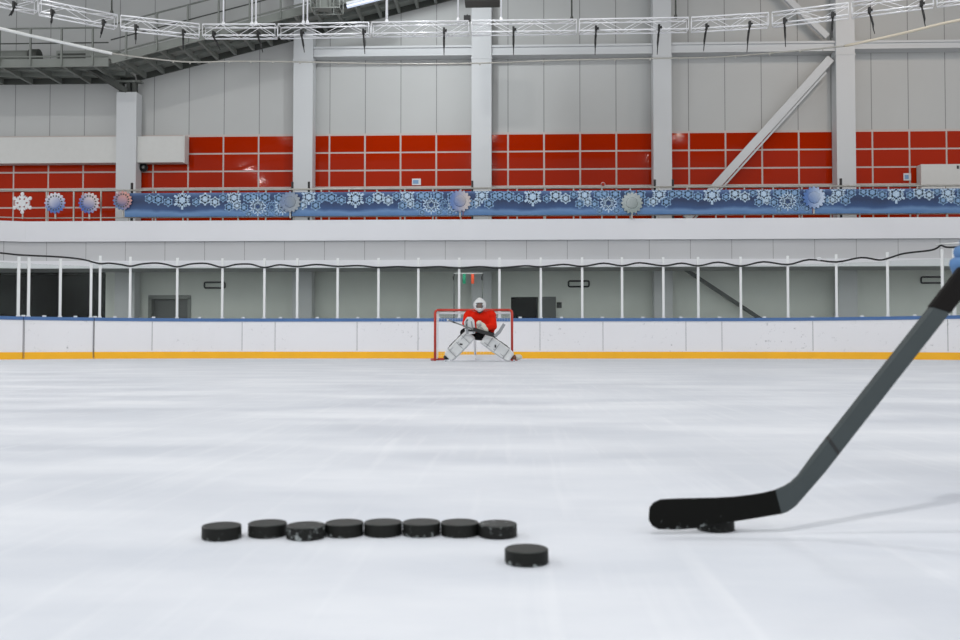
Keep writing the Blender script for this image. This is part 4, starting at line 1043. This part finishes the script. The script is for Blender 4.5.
for sx in (-1, 1):
    mb = MB(); mb.cap(W((1.72 + sx * .17, 2.26, .50)), W((1.72 + sx * .195, 2.40, .2)), .085, .062, 'jersey_blue'); mb.ell(W((1.72 + sx * .17, 2.2, .5)), (.075, .05, .08), 'jersey_blue'); o = mb.build('sock', pz); solidify_union(o, .014, 4)
mb = MB(); hc2 = W((1.64, 2.03, 1.60)); mb.ell(hc2 + V((0, 0, 0)), (.085, .105, .12), 'skin'); mb.ell(hc2 + V((-.03, -.09, -.05)), (.05, .045, .055), 'skin'); mb.ell(hc2 + V((-.03, -.115, -.01)), (.014, .02, .022), 'skin', n=10); mb.cap(hc2 + V((.01, .03, -.08)), hc2 + V((.02, .07, -.2)), .056, .06, 'skin')
hh = mb.build('head', pz); solidify_union(hh, .008, 3)
mb = MB()
for s_x in (-1, 1): mb.ell(hc2 + V((-.02 + s_x * .032, -.098, .012)), (.013, .01, .009), 'eye', n=10)
mb.build('eyes', hh)
mb = MB(); mb.ell(hc2 + V((-.03, -.128, -.055)), (.026, .01, .008), 'lip', n=10); mb.build('mouth', hh)
mb = MB(); mb.ell(hc2 + V((0, .035, .055)), (.11, .13, .11), 'glove_blue', n=20); mb.build('helmet', hh)
for sx in (-1, 1):
    fx = V((1.72 + sx * .2, 2.42, .12)); mb = MB(); mb.cap(W(fx + V((0, .02, .08))), W(fx + V((0, .0, -.03))), .06, .055, 'black'); mb.cap(W(fx + V((0, .02, -.03))), W(fx + V((-.02, -.16, -.045))), .055, .04, 'black'); s_ = mb.build('skate', pz)
    mb = MB(); q = W(fx); mb.box(q.x - .012, q.x + .0, q.y - .2, q.y + .09, -o0.z, .06, 'blade_steel'); mb.build('runner', s_)
def glove(c, ax, wrist, nm):
    """padded glove wrapped round the shaft: palm, four stepped fingers and a thumb"""
    c, ax = V(c), V(ax).normalized(); out = (V(wrist) - c); out = (out - ax * out.dot(ax)).normalized(); sd_ = ax.cross(out).normalized()
    mb = MB(); q = 'glove_blue'
    mb.ell(c + out * .03, (.045, .035, .05), q, n=14); mb.cap(c + out * .035 + ax * .02, c + out * .04 - ax * .03, .036, .034, q)
    for k, (ln, rr) in enumerate(((1.0, .017), (1.06, .018), (1.02, .017), (.85, .015))):
        b0 = c + ax * (.042 - k * .028); mb.tube([b0 + out * .03 + sd_ * .02, b0 + out * .015 + sd_ * .038 * ln, b0 - out * .02 + sd_ * .034 * ln, b0 - out * .034, b0 - out * .022 - sd_ * .022 * ln], [rr, rr * 1.05, rr, rr * .95, rr * .7], q, 10)
    mb.tube([c + out * .035 - sd_ * .015 + ax * .035, c + out * .01 - sd_ * .036 + ax * .05, c - out * .018 - sd_ * .026 + ax * .06], [.02, .018, .013], q, 10)
    o = mb.build(nm, pz)
    mb = MB(); mb.cap(c + out * .05, W(wrist) if False else c + out * .05 + (V(wrist) - c).normalized() * .09, .04, .05, 'skin'); mb.build('cuff', o)
    return o
ax = at_d(1010, 205, 1.93) - at_d(942, 300, 1.90)
glove(W(hp), ax, W(wr), 'glove'); glove(W(uh), ax, W(e2), 'glove')

# ------------------------------------------------------------------ light
def area(x, y, z, e, size=.9, col=(1, .985, .965), aim=None):
    ld = bpy.data.lights.new('bay_or_added_light', 'AREA'); ld.shape = 'DISK'; ld.size = size; ld.energy = e; ld.color = col
    lo = bpy.data.objects.new('bay_or_added_lamp', ld); C.objects.link(lo); lo.location = (x, y, z)
    if aim is not None:
        lo.rotation_euler = (V(aim) - V((x, y, z))).to_track_quat('-Z', 'Y').to_euler()
for X in (-14.5, -2, 10.5):
    for Y in (-7, 2, 11, 20): area(X, Y, 14, {-7: 210, 2: 225, 11: 260, 20: 285}[Y] if (X, Y) != (-2, -7) else 690, .6)
area(-14.6, 11.3, 10.3, 230, .5)
area(-14.6, 8.2, 10.3, 130, .4)
area(-2.8, 25.2, 12.2, 170, .8, (.92, .97, 1), aim=(-3.2, 31.5, 7.4))
area(11.8, 25, 12.6, 70, .8, (1, .80, .64), aim=(12.6, 31.5, 9.0))  # added unseen lamp that warms the right bay of the wall
world = bpy.data.worlds.new('hall_air'); bpy.context.scene.world = world; world.use_nodes = True
bg = world.node_tree.nodes['Background']; bg.inputs[0].default_value = (.93, .955, 1, 1); bg.inputs[1].default_value = 1.0

vs = bpy.context.scene.view_settings
vs.view_transform = 'Standard'; vs.look = 'None'; vs.gamma = 1; vs.exposure = .26; vs.use_curve_mapping = False
